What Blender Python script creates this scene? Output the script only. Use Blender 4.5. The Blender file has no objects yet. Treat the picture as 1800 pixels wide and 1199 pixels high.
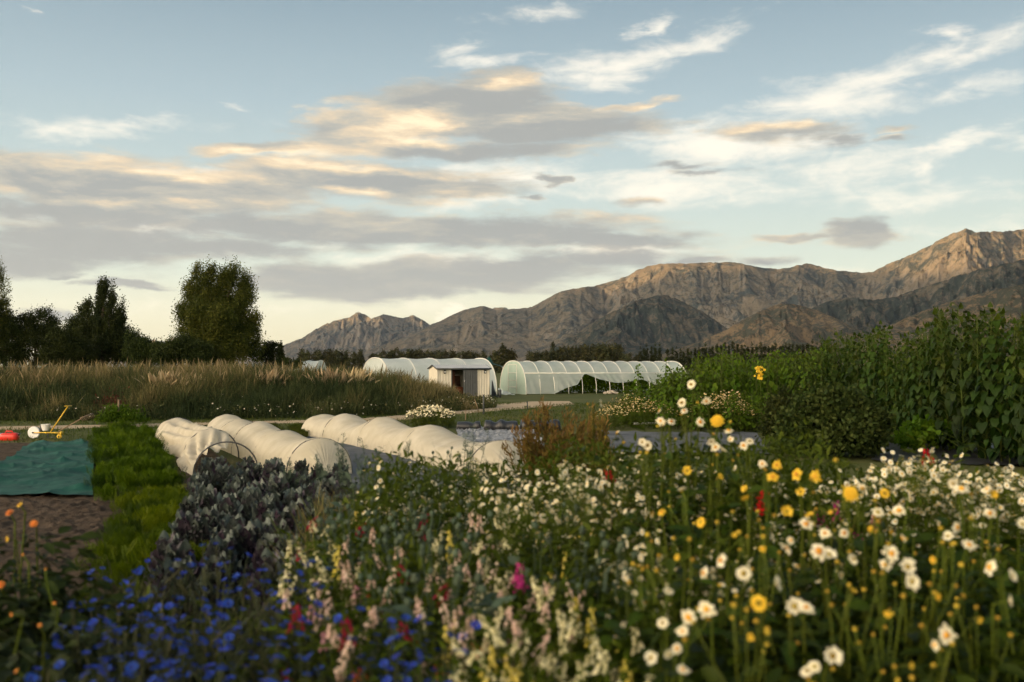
import bpy, math, random
import numpy as np
from mathutils import Vector, Matrix

random.seed(11)
rng = np.random.default_rng(11)
scene = bpy.context.scene
COL = scene.collection
PI = math.pi

# ------------------------------------------------------------------ camera
EYE = 1.8
FPX = 1750.0
TILT = math.atan(45.5 / FPX)
cam_data = bpy.data.cameras.new("camera")
cam = bpy.data.objects.new("camera", cam_data)
COL.objects.link(cam)
cam.location = (0, 0, EYE)
cam.rotation_euler = (PI / 2 + TILT, 0, 0)
cam_data.lens = 35.0
cam_data.sensor_width = 36.0
cam_data.clip_start = 0.05
cam_data.clip_end = 80000
cam_data.dof.use_dof = True
cam_data.dof.focus_distance = 38.0
cam_data.dof.aperture_fstop = 1.95
scene.camera = cam


def ray(px, py):
    """Direction through a photograph pixel, scaled so that its forward part is 1."""
    x, z = (px - 900.0) / FPX, (599.5 - py) / FPX
    y2 = math.cos(TILT) - z * math.sin(TILT)
    z2 = z * math.cos(TILT) + math.sin(TILT)
    return x / y2, z2 / y2


def at(px, py, Y):
    a, b = ray(px, py)
    return Vector((a * Y, Y, EYE + b * Y))


def on_ground(px, py, z=0.0):
    a, b = ray(px, py)
    Y = (z - EYE) / b
    return Vector((a * Y, Y, z))


# ------------------------------------------------------------------ noise
def _hash(ix, iy, seed):
    h = (ix.astype(np.int64) * 374761393 + iy.astype(np.int64) * 668265263 + seed * 974711) & 0x7FFFFFFF
    h = ((h ^ (h >> 13)) * 1274126177) & 0x7FFFFFFF
    h = (h ^ (h >> 16)) & 0x7FFFFFFF
    return (h % 65536) / 65535.0


def vnoise(x, y, seed=0):
    x = np.asarray(x, float); y = np.asarray(y, float)
    ix = np.floor(x); iy = np.floor(y)
    fx = x - ix; fy = y - iy
    fx = fx * fx * fx * (fx * (fx * 6 - 15) + 10); fy = fy * fy * fy * (fy * (fy * 6 - 15) + 10)
    a = _hash(ix, iy, seed); b = _hash(ix + 1, iy, seed)
    c = _hash(ix, iy + 1, seed); d = _hash(ix + 1, iy + 1, seed)
    return (a * (1 - fx) + b * fx) * (1 - fy) + (c * (1 - fx) + d * fx) * fy


def fbm(x, y, octv=5, seed=0, gain=0.5):
    s = 0; a = 1.0; n = 0
    for o in range(octv):
        s = s + a * vnoise(x * 2 ** o + 17.3 * o, y * 2 ** o - 9.1 * o, seed + o)
        n += a; a *= gain
    return s / n


def ridged(x, y, octv=5, seed=0, gain=0.55):
    s = 0; a = 1.0; n = 0; w = 1.0
    for o in range(octv):
        r = 1 - np.abs(2 * vnoise(x * 2 ** o + 31.7 * o, y * 2 ** o + 5.3 * o, seed + o) - 1)
        r = r * r * w
        w = np.clip(r * 1.6, 0.15, 1)
        s = s + a * r; n += a; a *= gain
    return s / n


# ------------------------------------------------------------------ materials
def new_mat(name):
    m = bpy.data.materials.new(name)
    m.use_nodes = True
    nt = m.node_tree
    nt.nodes.clear()
    out = nt.nodes.new("ShaderNodeOutputMaterial")
    return m, nt, out


def node(nt, kind, **kw):
    n = nt.nodes.new(kind)
    for k, v in kw.items():
        setattr(n, k, v)
    return n


def ramp(nt, fac, stops, interp='LINEAR'):
    r = node(nt, "ShaderNodeValToRGB")
    r.color_ramp.interpolation = interp
    els = r.color_ramp.elements
    while len(els) < len(stops):
        els.new(0.5)
    for e, (p, c) in zip(els, stops):
        e.position = p
        e.color = (c[0], c[1], c[2], 1)
    nt.links.new(fac, r.inputs[0])
    return r.outputs[0]


def fmath(nt, op, a, b=None, c=None, clamp=False):
    n = node(nt, "ShaderNodeMath", operation=op)
    n.use_clamp = clamp
    for i, v in enumerate((a, b, c)):
        if v is None:
            continue
        if isinstance(v, (int, float)):
            n.inputs[i].default_value = v
        else:
            nt.links.new(v, n.inputs[i])
    return n.outputs[0]


def mixc(nt, fac, a, b, mode='MIX'):
    n = node(nt, "ShaderNodeMix", data_type='RGBA', blend_type=mode)
    n.clamp_factor = True
    for sock, v in ((n.inputs[0], fac), (n.inputs[6], a), (n.inputs[7], b)):
        if isinstance(v, (int, float)):
            sock.default_value = v
        elif isinstance(v, tuple):
            sock.default_value = (v[0], v[1], v[2], 1)
        else:
            nt.links.new(v, sock)
    return n.outputs[2]


def noise_tex(nt, vec, scale, detail=5, rough=0.55, dist=0.0):
    n = node(nt, "ShaderNodeTexNoise")
    n.inputs['Scale'].default_value = scale
    n.inputs['Detail'].default_value = detail
    n.inputs['Roughness'].default_value = rough
    n.inputs['Distortion'].default_value = dist
    if vec is not None:
        nt.links.new(vec, n.inputs['Vector'])
    return n.outputs['Fac']


def obj_vec(nt, scale=(1, 1, 1)):
    t = node(nt, "ShaderNodeTexCoord")
    mp = node(nt, "ShaderNodeMapping")
    mp.inputs['Scale'].default_value = scale
    nt.links.new(t.outputs['Object'], mp.inputs['Vector'])
    return mp.outputs[0]


def foliage(name, cols, trans=0.3, rough=0.65, spec=0.10, objvar=0.25):
    """Leaf or petal surface: each leaf takes its tint from a number stored per leaf, random and in places rising with height."""
    m, nt, out = new_mat(name)
    at_ = node(nt, "ShaderNodeAttribute", attribute_name="rnd")
    n = len(cols)
    col = ramp(nt, at_.outputs['Fac'], [(i / (n - 1) if n > 1 else 0, c) for i, c in enumerate(cols)]) if n > 1 else None
    if col is None:
        rgb = node(nt, "ShaderNodeRGB"); rgb.outputs[0].default_value = (*cols[0], 1); col = rgb.outputs[0]
    oi = node(nt, "ShaderNodeObjectInfo")
    hsv = node(nt, "ShaderNodeHueSaturation")
    mean = np.mean(np.array(cols), 0); leafy = mean[1] > mean[0] and max(map(max, cols)) < .3
    hsv.inputs['Saturation'].default_value = 1.16 if leafy else 1.0; gain = .80 if leafy else 1.0
    nt.links.new(col, hsv.inputs['Color'])
    nt.links.new(fmath(nt, 'MULTIPLY_ADD', oi.outputs['Random'], objvar * 2 * gain, (1 - objvar) * gain), hsv.inputs['Value'])
    nt.links.new(fmath(nt, 'MULTIPLY_ADD', oi.outputs['Random'], objvar * 0.08, 0.5 - objvar * 0.04), hsv.inputs['Hue'])
    col = hsv.outputs[0]
    p = node(nt, "ShaderNodeBsdfPrincipled")
    p.inputs['Roughness'].default_value = rough
    p.inputs['Specular IOR Level'].default_value = spec
    nt.links.new(col, p.inputs['Base Color'])
    if trans > 0:
        tr = node(nt, "ShaderNodeBsdfTranslucent")
        nt.links.new(col, tr.inputs['Color'])
        mx = node(nt, "ShaderNodeMixShader")
        mx.inputs[0].default_value = trans
        nt.links.new(p.outputs[0], mx.inputs[1]); nt.links.new(tr.outputs[0], mx.inputs[2])
        nt.links.new(mx.outputs[0], out.inputs[0])
    else:
        nt.links.new(p.outputs[0], out.inputs[0])
    return m


def surface(name, c1, c2, scale=4.0, rough=0.8, spec=0.3, metal=0.0, bump=0.0, bscale=None, stretch=(1, 1, 1), detail=6, trans=0.0, transp=0.0):
    m, nt, out = new_mat(name)
    v = obj_vec(nt, stretch)
    f = noise_tex(nt, v, scale, detail, 0.6)
    col = ramp(nt, f, [(0.3, c1), (0.7, c2)])
    p = node(nt, "ShaderNodeBsdfPrincipled")
    p.inputs['Roughness'].default_value = rough
    p.inputs['Specular IOR Level'].default_value = spec
    p.inputs['Metallic'].default_value = metal
    nt.links.new(col, p.inputs['Base Color'])
    if bump:
        b = node(nt, "ShaderNodeBump")
        b.inputs['Strength'].default_value = bump
        b.inputs['Distance'].default_value = 0.02
        nt.links.new(noise_tex(nt, v, bscale or scale * 4, 4, 0.6), b.inputs['Height'])
        nt.links.new(b.outputs[0], p.inputs['Normal'])
    sh = p.outputs[0]
    if trans:
        tr = node(nt, "ShaderNodeBsdfTranslucent"); nt.links.new(col, tr.inputs['Color'])
        mx = node(nt, "ShaderNodeMixShader"); mx.inputs[0].default_value = trans
        nt.links.new(sh, mx.inputs[1]); nt.links.new(tr.outputs[0], mx.inputs[2]); sh = mx.outputs[0]
    if transp:
        tr = node(nt, "ShaderNodeBsdfTransparent")
        mx = node(nt, "ShaderNodeMixShader"); mx.inputs[0].default_value = transp
        nt.links.new(sh, mx.inputs[1]); nt.links.new(tr.outputs[0], mx.inputs[2]); sh = mx.outputs[0]
    nt.links.new(sh, out.inputs[0])
    return m


# ------------------------------------------------------------------ mesh building
class MB:
    """Collects pieces (vertices, faces, a tint number per vertex, a material slot per face)."""

    def __init__(self):
        self.v = []; self.r = []; self.loops = []; self.sizes = []; self.mi = []; self.n = 0

    def raw(self, verts, faces, rnd=0.5, slot=0):
        verts = np.asarray(verts, float).reshape(-1, 3)
        self.v.append(verts)
        self.r.append(np.broadcast_to(np.asarray(rnd, float), (len(verts),)))
        for f in faces:
            self.loops.append(np.asarray(f, np.int64) + self.n)
            self.sizes.append(np.array([len(f)])); self.mi.append(np.array([slot]))
        self.n += len(verts)
        return self

    def scatter(self, T, pos, X, Yv, Z, scale, rnd, slot=0):
        """Copies of template T = (verts, faces) at pos with axes X, Yv, Z (all N x 3); scale N or N x 3; rnd N."""
        tv, tf = T
        pos = np.asarray(pos, float); N = len(pos)
        if N == 0:
            return self
        s = np.asarray(scale, float)
        if s.ndim == 0:
            s = np.full((N, 3), float(s))
        elif s.ndim == 1:
            s = np.repeat(s[:, None], 3, 1)
        k = len(tv)
        L = tv[None, :, :] * s[:, None, :]
        W = pos[:, None, :] + L[..., 0:1] * X[:, None, :] + L[..., 1:2] * Yv[:, None, :] + L[..., 2:3] * Z[:, None, :]
        self.v.append(W.reshape(-1, 3))
        self.r.append(np.repeat(np.asarray(rnd, float), k))
        flat = np.concatenate([np.asarray(f) for f in tf]); sz = np.array([len(f) for f in tf])
        off = (np.arange(N) * k)[:, None] + self.n
        self.loops.append((flat[None, :] + off).reshape(-1))
        self.sizes.append(np.tile(sz, N)); self.mi.append(np.full(N * len(sz), slot))
        self.n += N * k
        return self

    def tube(self, pts, r0, r1=None, sides=5, rnd=0.5, slot=0, cap=True):
        pts = [np.asarray(p, float) for p in pts]
        r1 = r0 if r1 is None else r1
        n = len(pts); vs = []
        for i, p in enumerate(pts):
            d = pts[min(i + 1, n - 1)] - pts[max(i - 1, 0)]
            d = d / (np.linalg.norm(d) + 1e-9)
            a = np.cross(d, (0.31, 0.21, 0.93) if abs(d[2]) < 0.9 else (1, 0.1, 0)); a /= np.linalg.norm(a) + 1e-9
            b = np.cross(d, a)
            r = r0 + (r1 - r0) * i / max(n - 1, 1)
            for k in range(sides):
                t = 2 * PI * k / sides
                vs.append(p + r * (math.cos(t) * a + math.sin(t) * b))
        fs = []
        for i in range(n - 1):
            for k in range(sides):
                k2 = (k + 1) % sides
                fs.append((i * sides + k, i * sides + k2, (i + 1) * sides + k2, (i + 1) * sides + k))
        if cap:
            fs.append(tuple(range(sides - 1, -1, -1))); fs.append(tuple((n - 1) * sides + k for k in range(sides)))
        return self.raw(vs, fs, rnd, slot)

    def box(self, c, size, axes=None, rnd=0.5, slot=0):
        c = np.asarray(c, float)
        ax = np.eye(3) if axes is None else np.asarray(axes, float)
        vs = [c + sum(0.5 * size[i] * sg[i] * ax[i] for i in range(3)) for sg in
              ((-1, -1, -1), (1, -1, -1), (1, 1, -1), (-1, 1, -1), (-1, -1, 1), (1, -1, 1), (1, 1, 1), (-1, 1, 1))]
        return self.raw(vs, [(0, 3, 2, 1), (4, 5, 6, 7), (0, 1, 5, 4), (1, 2, 6, 5), (2, 3, 7, 6), (3, 0, 4, 7)], rnd, slot)

    def grid(self, V, rnd=0.5, slot=0, closed=False):
        V = np.asarray(V, float); a, b, _ = V.shape
        i = np.arange(a - 1)[:, None]; j = np.arange(b if closed else b - 1)[None, :]
        j2 = (j + 1) % b
        F = np.stack([i * b + j, i * b + j2, (i + 1) * b + j2, (i + 1) * b + j], -1).reshape(-1, 4)
        self.v.append(V.reshape(-1, 3))
        r = np.asarray(rnd, float)
        self.r.append(np.full(a * b, float(r)) if r.ndim == 0 else r.reshape(-1))
        self.loops.append(F.reshape(-1) + self.n); self.sizes.append(np.full(len(F), 4)); self.mi.append(np.full(len(F), slot))
        self.n += a * b
        return self

    def mesh(self, name, mats, smooth=False):
        me = bpy.data.meshes.new(name)
        v = np.concatenate(self.v); lp = np.concatenate(self.loops); sz = np.concatenate(self.sizes)
        me.vertices.add(len(v)); me.vertices.foreach_set("co", v.astype(np.float32).ravel())
        me.loops.add(len(lp)); me.loops.foreach_set("vertex_index", lp.astype(np.int32))
        me.polygons.add(len(sz))
        st = np.concatenate([[0], np.cumsum(sz)[:-1]])
        me.polygons.foreach_set("loop_start", st.astype(np.int32))
        for mt in (mats if isinstance(mats, (list, tuple)) else [mats]):
            me.materials.append(mt)
        me.polygons.foreach_set("material_index", np.concatenate(self.mi).astype(np.int32))
        at_ = me.attributes.new("rnd", 'FLOAT', 'POINT')
        at_.data.foreach_set("value", np.concatenate(self.r).astype(np.float32))
        if smooth:
            me.polygons.foreach_set("use_smooth", np.ones(len(sz), bool))
        me.update(calc_edges=True)
        me.validate()
        return me

    def build(self, name, mats, parent=None, smooth=False):
        return link(name, self.mesh(name, mats, smooth), parent)


def link(name, mesh, parent=None):
    o = bpy.data.objects.new(name, mesh)
    COL.objects.link(o)
    if parent is not None:
        o.parent = parent
    return o


def tag(o, label=None, cat=None, group=None, kind=None):
    if label: o['label'] = label
    if cat: o['category'] = cat
    if group: o['group'] = group
    if kind: o['kind'] = kind
    return o


def thing(name, label, cat, loc=(0, 0, 0), rz=0.0, group=None):
    o = bpy.data.objects.new(name, None)
    o.empty_display_size = 0.1
    COL.objects.link(o)
    o.location = loc; o.rotation_euler = (0, 0, rz)
    return tag(o, label, cat, group)


def copy_tree(o, parent=None):
    c = o.copy(); COL.objects.link(c)
    if parent is not None:
        c.parent = parent
    for ch in KIDS.get(o.name, []):
        copy_tree(ch, c)
    return c


KIDS = {}


def index_kids():
    KIDS.clear()
    for o in bpy.data.objects:
        if o.parent is not None:
            KIDS.setdefault(o.parent.name, []).append(o)


def place(proto, used, loc, rz, s, label=None, group=None, first=True):
    """First use takes the prototype itself; later uses copy it and its parts."""
    if proto.name in used:
        o = copy_tree(proto)
    else:
        used.add(proto.name); o = proto
    o.location = loc; o.rotation_euler = (0, 0, rz); o.scale = (s, s, s) if isinstance(s, (int, float)) else s
    if label: o['label'] = label
    if group: o['group'] = group
    return o


# ------------------------------------------------------------------ templates (x width, y length, z normal)
def T_leaf(fold=0.15, droop=0.25, rows=((0.22, 0.36), (0.5, 0.5), (0.78, 0.3))):
    v = [(0, 0, 0)]
    for y, w in rows:
        z = -droop * y * y
        v += [(-w, y, z + fold * w), (0, y, z), (w, y, z + fold * w)]
    v.append((0, 1, -droop))
    f = [(0, 2, 1), (0, 3, 2)]
    for i in range(len(rows) - 1):
        a = 1 + 3 * i
        f += [(a, a + 1, a + 4, a + 3), (a + 1, a + 2, a + 5, a + 4)]
    a = 1 + 3 * (len(rows) - 1); t = len(v) - 1
    f += [(a, a + 1, t), (a + 1, a + 2, t)]
    return np.array(v, float), f


LEAF = T_leaf()
LEAF_NARROW = T_leaf(0.1, 0.3, ((0.25, 0.5), (0.6, 0.45)))
HEART = T_leaf(0.18, 0.35, ((-0.04, 0.36), (0.18, 0.5), (0.5, 0.4), (0.8, 0.17)))
QUADLEAF = (np.array([(0, 0, 0), (-0.5, 0.45, 0.06), (0, 1, 0), (0.5, 0.45, 0.06)], float), [(0, 3, 2, 1)])
BLADE = (np.array([(-0.5, 0, 0), (0.5, 0, 0), (-0.42, 0.45, 0.03), (0.42, 0.45, 0.03), (-0.25, 0.78, 0.12), (0.25, 0.78, 0.12), (0, 1, 0.25)], float),
         [(0, 1, 3, 2), (2, 3, 5, 4), (4, 5, 6)])
SPEAR = (np.array([(-0.14, 0, 0), (0.14, 0, 0), (-0.12, 0.6, 0.04), (0.12, 0.6, 0.04), (-0.55, 0.74, 0.09), (0.55, 0.74, 0.09), (-0.4, 0.88, 0.15), (0.4, 0.88, 0.15), (0, 1, 0.24)], float),
         [(0, 1, 3, 2), (2, 3, 5, 4), (4, 5, 7, 6), (6, 7, 8)])


def unit(a):
    return a / (np.linalg.norm(a, axis=-1, keepdims=True) + 1e-9)


def frames(Yv, Zhint):
    """X, Y, Z axes from a length direction and a rough normal."""
    Yv = unit(np.asarray(Yv, float)); X = unit(np.cross(Yv, Zhint)); Z = np.cross(X, Yv)
    return X, Yv, Z


def rand_dirs(N, r=rng):
    d = r.normal(size=(N, 3))
    return unit(d)


def leaves(mb, pos, dirs, length, width, rnd, T=LEAF, normal=None, slot=0):
    N = len(pos)
    if N == 0:
        return
    hint = rand_dirs(N) * 0.7 + np.array((0, 0, 1.0)) if normal is None else normal
    X, Yv, Z = frames(dirs, hint)
    length = np.broadcast_to(np.asarray(length, float), (N,)); width = np.broadcast_to(np.asarray(width, float), (N,))
    mb.scatter(T, pos, X, Yv, Z, np.stack([width, length, length], 1), np.broadcast_to(np.asarray(rnd, float), (N,)), slot)


def disc_petals(n, r0, R, w, lift=0.15, cup=0.0, jitter=0.06, seed=0, layers=1):
    """Petal ring, flower axis = +z, radius R."""
    r = np.random.default_rng(seed)
    V = []; F = []
    for L in range(layers):
        for k in range(n):
            a = 2 * PI * (k + 0.5 * L) / n + r.normal() * jitter
            ca, sa = math.cos(a), math.sin(a)
            RR = R * (1 - 0.22 * L) * (1 + r.normal() * jitter)
            z0 = 0.05 * R * L
            prof = ((r0, 0.3, 0), (0.35 * RR, 0.75, 0.5), (0.75 * RR, 1.0, 0.95), (0.95 * RR, 0.62, 1.0))
            b = len(V)
            for (rr, ww, zz) in prof:
                z = z0 + lift * R * zz + cup * R * (rr / RR) ** 2 + r.normal() * 0.015 * R
                h = 0.5 * w * ww
                V.append((ca * rr - sa * -h, sa * rr + ca * -h, z + 0.04 * R)); V.append((ca * rr - sa * h, sa * rr + ca * h, z + 0.02 * R))
            V.append((ca * RR, sa * RR, z0 + lift * R * 0.9))
            F += [(b, b + 2, b + 3, b + 1), (b + 2, b + 4, b + 5, b + 3), (b + 4, b + 6, b + 7, b + 5), (b + 6, b + 8, b + 7)]
    return np.array(V, float), F


def dome(R, h, rings=3, seg=8, z0=0.0):
    V = [(0, 0, z0 + h)]; F = []
    for i in range(1, rings + 1):
        t = i / rings * PI / 2
        for k in range(seg):
            a = 2 * PI * k / seg
            V.append((R * math.sin(t) * math.cos(a), R * math.sin(t) * math.sin(a), z0 + h * math.cos(t)))
    for k in range(seg):
        F.append((0, 1 + k, 1 + (k + 1) % seg))
    for i in range(rings - 1):
        for k in range(seg):
            a = 1 + i * seg + k; b = 1 + i * seg + (k + 1) % seg
            F.append((a, a + seg, b + seg, b))
    return np.array(V, float), F


def ball(R, rings=4, seg=7, sz=1.0):
    V = [(0, 0, R * sz)]; F = []
    for i in range(1, rings):
        t = PI * i / rings
        for k in range(seg):
            a = 2 * PI * k / seg
            V.append((R * math.sin(t) * math.cos(a), R * math.sin(t) * math.sin(a), R * sz * math.cos(t)))
    V.append((0, 0, -R * sz))
    for k in range(seg):
        F.append((0, 1 + k, 1 + (k + 1) % seg))
    for i in range(rings - 2):
        for k in range(seg):
            a = 1 + i * seg + k; b = 1 + i * seg + (k + 1) % seg
            F.append((a, a + seg, b + seg, b))
    e = len(V) - 1; s = 1 + (rings - 2) * seg
    for k in range(seg):
        F.append((e, s + (k + 1) % seg, s + k))
    return np.array(V, float), F


def axis_frames(A):
    A = unit(np.asarray(A, float))
    hint = np.where(np.abs(A[:, 2:3]) < 0.95, np.array((0, 0, 1.0)), np.array((1.0, 0, 0)))
    X = unit(np.cross(hint, A)); Yv = np.cross(A, X)
    t = rng.uniform(0, 2 * PI, len(A))[:, None]
    X2 = X * np.cos(t) + Yv * np.sin(t)
    return X2, np.cross(A, X2), A


def axis_matrix(loc, axis, spin, s):
    a = Vector(axis).normalized()
    q = a.to_track_quat('Z', 'Y')
    return Matrix.Translation(loc) @ q.to_matrix().to_4x4() @ Matrix.Rotation(spin, 4, 'Z') @ Matrix.Diagonal((s, s, s, 1))

# ------------------------------------------------------------------ light and sky
SUN_EL = math.radians(3.2)
SUN_H = Vector((-0.80, -0.60, 0)).normalized()          # horizontal direction towards the sun
to_sun = Vector((SUN_H.x * math.cos(SUN_EL), SUN_H.y * math.cos(SUN_EL), math.sin(SUN_EL)))
sd = bpy.data.lights.new("sun", 'SUN')
sd.energy = 5.0
sd.color = (1.0, 0.60, 0.25)
sd.angle = math.radians(0.5)
sun = bpy.data.objects.new("sun", sd)
COL.objects.link(sun)
sun.rotation_euler = (-to_sun).to_track_quat('-Z', 'Y').to_euler()

scene.view_settings.view_transform = 'Standard'
scene.view_settings.look = 'None'
scene.view_settings.gamma = 1.0
scene.view_settings.exposure = 2.0

world = bpy.data.worlds.new("World")
scene.world = world
world.use_nodes = True
nt = world.node_tree
nt.nodes.clear()
W_out = node(nt, "ShaderNodeOutputWorld")
W_bg = node(nt, "ShaderNodeBackground")
nt.links.new(W_bg.outputs[0], W_out.inputs[0])
sky = node(nt, "ShaderNodeTexSky")
sky.sky_type = 'NISHITA'
sky.sun_disc = False
sky.sun_elevation = SUN_EL
sky.sun_rotation = math.atan2(SUN_H.x, SUN_H.y) % (2 * PI)
sky.altitude = 300
sky.air_density = 1.0; sky.dust_density = 1.6; sky.ozone_density = 1.5
tc = node(nt, "ShaderNodeTexCoord")
sep = node(nt, "ShaderNodeSeparateXYZ")
nt.links.new(tc.outputs['Generated'], sep.inputs[0])
dx, dy, dz = sep.outputs
az = fmath(nt, 'ARCTAN2', dx, dy)                                  # azimuth, 0 = north of the garden
hor = fmath(nt, 'SQRT', fmath(nt, 'ADD', fmath(nt, 'MULTIPLY', dx, dx), fmath(nt, 'MULTIPLY', dy, dy)))
el = fmath(nt, 'DIVIDE', dz, fmath(nt, 'MAXIMUM', hor, 0.02))      # tangent of the elevation
uv = node(nt, "ShaderNodeCombineXYZ")
nt.links.new(az, uv.inputs[0]); nt.links.new(el, uv.inputs[1])
UV = uv.outputs[0]


def sky_uv(px, py):
    a, b = ray(px, py)
    return math.atan(a), b / math.hypot(a, 1)


def vmap(vec, scale, rot=0.0, loc=(0, 0, 0), kind='POINT'):
    m = node(nt, "ShaderNodeMapping", vector_type=kind)
    m.inputs['Scale'].default_value = scale
    m.inputs['Rotation'].default_value = (0, 0, rot)
    m.inputs['Location'].default_value = loc
    nt.links.new(vec, m.inputs['Vector'])
    return m.outputs[0]


def blobs(vec, items, after=None):
    best = None
    for it in items:
        px, py, a, b = it[:4]
        rot = math.radians(it[4]) if len(it) > 4 else 0
        w = it[5] if len(it) > 5 else 1.0
        u, v = sky_uv(px, py)
        src = vec
        prev = best if best is not None else after
        if prev is not None:                       # evaluated one after the other, which keeps the shader's memory small
            q = node(nt, "ShaderNodeVectorMath", operation='MULTIPLY_ADD')
            nt.links.new(prev, q.inputs[0]); q.inputs[1].default_value = (1e-8, 1e-8, 1e-8); nt.links.new(vec, q.inputs[2])
            src = q.outputs[0]
        m = vmap(src, (a / FPX, b / FPX, 1), rot, (u, v, 0), 'TEXTURE')
        ln = node(nt, "ShaderNodeVectorMath", operation='LENGTH')
        nt.links.new(m, ln.inputs[0])
        s = fmath(nt, 'MULTIPLY_ADD', ln.outputs['Value'], -w, w)
        if best is None:
            best = s
        else:
            best = fmath(nt, 'SMOOTH_MAX', best, s, 0.15)
    return best


def smooth(x, lo, hi):
    m = node(nt, "ShaderNodeMapRange", interpolation_type='SMOOTHSTEP')
    m.inputs['From Min'].default_value = lo; m.inputs['From Max'].default_value = hi
    nt.links.new(x, m.inputs['Value'])
    return m.outputs[0]


# clear sky: the physical sky, graded towards the evening colours by elevation
grad = ramp(nt, fmath(nt, 'MULTIPLY', el, 1.6, clamp=True), [
    (0.0, (0.93, 0.78, 0.46)), (0.07, (0.88, 0.82, 0.57)), (0.15, (0.70, 0.76, 0.64)), (0.27, (0.55, 0.645, 0.62)), (0.42, (0.405, 0.51, 0.55)),
    (0.58, (0.275, 0.37, 0.43)), (1.0, (0.13, 0.21, 0.30))])
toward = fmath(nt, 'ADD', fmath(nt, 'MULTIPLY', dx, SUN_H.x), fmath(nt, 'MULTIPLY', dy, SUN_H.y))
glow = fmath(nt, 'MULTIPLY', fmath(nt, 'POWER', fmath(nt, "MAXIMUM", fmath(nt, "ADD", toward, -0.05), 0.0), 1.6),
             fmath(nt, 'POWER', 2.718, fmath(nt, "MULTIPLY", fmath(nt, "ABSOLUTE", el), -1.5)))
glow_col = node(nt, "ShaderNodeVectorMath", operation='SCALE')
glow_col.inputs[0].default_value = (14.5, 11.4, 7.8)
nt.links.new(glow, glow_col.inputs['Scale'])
SKY_STRENGTH = 0.10
nish = node(nt, "ShaderNodeVectorMath", operation='SCALE')
nt.links.new(sky.outputs[0], nish.inputs[0]); nish.inputs['Scale'].default_value = SKY_STRENGTH
clear = mixc(nt, 0.85, nish.outputs[0], grad)

# broken cloud: low grey banks with sunlit edges, higher white streaks
GREY = [
    (800, 195, 230, 70, 4, 1.9), (955, 218, 250, 46, -1, 1.7), (640, 228, 135, 50, 8, 1.8), (860, 142, 90, 28, 14, 1.4), (445, 264, 125, 14, 3, 1.4), (780, 262, 280, 24, 0, 1.4), (1120, 186, 85, 11, 4),
    (230, 335, 380, 60, 0, 1.5), (600, 318, 340, 44, 0, 1.4), (60, 310, 190, 50, 0, 1.4), (800, 330, 130, 24), (120, 372, 280, 32, 0, 1.3),
    (150, 428, 270, 46, 2, 1.3), (560, 402, 390, 42, 0, 1.3), (850, 402, 340, 36, 0, 1.3), (1050, 418, 250, 26, -3, 1.3), (60, 460, 200, 26), (370, 440, 240, 24),
    (620, 494, 240, 36, 0, 1.4), (840, 478, 340, 42, 2, 1.4), (1060, 458, 190, 26), (690, 512, 200, 16),
    (1510, 412, 80, 34, 6, 1.5), (1400, 420, 80, 9, -3), (1330, 461, 65, 11), (1215, 466, 60, 9),
    (1375, 232, 140, 20, -4), (1470, 244, 70, 13), (1592, 225, 55, 9), (1597, 243, 48, 9), (1190, 293, 100, 9), (1240, 303, 90, 9), (1150, 352, 65, 12, 3), (970, 317, 24, 12), (910, 345, 25, 8),
    (200, 492, 90, 7), (130, 480, 50, 6), (250, 500, 60, 6), (70, 552, 60, 12), (110, 551, 24, 10)]
WHITE = [
    (230, 226, 215, 22, 6), (60, 26, 34, 10, -15), (430, 187, 40, 8, -14), (800, 92, 80, 26, 16), (850, 108, 100, 15, 8), (1090, 112, 200, 44, 10), (1240, 70, 130, 34, 20), (960, 20, 140, 20, 6), (1140, 50, 60, 18, 24),
    (1580, 118, 190, 40, 12), (1720, 82, 120, 36, 18), (1460, 185, 240, 34, 6), (1660, 165, 140, 24, 8), (1690, 262, 70, 26, 32), (1620, 300, 60, 20, 30), (1790, 255, 40, 20), (1670, 50, 40, 22, 10),
    (1270, 255, 250, 60, 0, 1.3), (1180, 330, 240, 46, 0, 1.2), (1450, 290, 200, 50), (900, 310, 260, 36), (780, 452, 280, 24, 0), (240, 395, 260, 22, 0), (1100, 440, 160, 20), (860, 350, 120, 22),
    (783, 552, 34, 24, 0, 3.0), (1750, 390, 120, 30, 6, .7), (1640, 340, 180, 30, 4, .6), (1250, 500, 260, 30, 0, .6), (600, 540, 400, 20, 0, .5), (330, 300, 200, 15)]
nA = noise_tex(nt, vmap(UV, (8, 38, 1)), 1.0, 13, 0.66, 0.3)
nB = noise_tex(nt, vmap(UV, (8, 38, 1), loc=(0.25, -0.8, 0)), 1.0, 13, 0.66, 0.3)
nBig = noise_tex(nt, vmap(UV, (3.2, 14, 1), loc=(4, 2, 0)), 1.0, 4, 0.5, 0.3)
warp_n = node(nt, "ShaderNodeTexNoise"); warp_n.inputs['Scale'].default_value = 1.0; warp_n.inputs['Detail'].default_value = 5; warp_n.inputs['Roughness'].default_value = 0.6
nt.links.new(vmap(UV, (11, 26, 1), loc=(3, 1, 0)), warp_n.inputs['Vector'])
wv = node(nt, "ShaderNodeVectorMath", operation='MULTIPLY_ADD')
nt.links.new(warp_n.outputs['Color'], wv.inputs[0]); wv.inputs[1].default_value = (0.13, 0.034, 0); wv.inputs[2].default_value = (-0.065, -0.017, 0)
wa = node(nt, "ShaderNodeVectorMath", operation='ADD')
nt.links.new(UV, wa.inputs[0]); nt.links.new(wv.outputs[0], wa.inputs[1])
UVW = wa.outputs[0]
shapeG = blobs(UVW, GREY)
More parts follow.
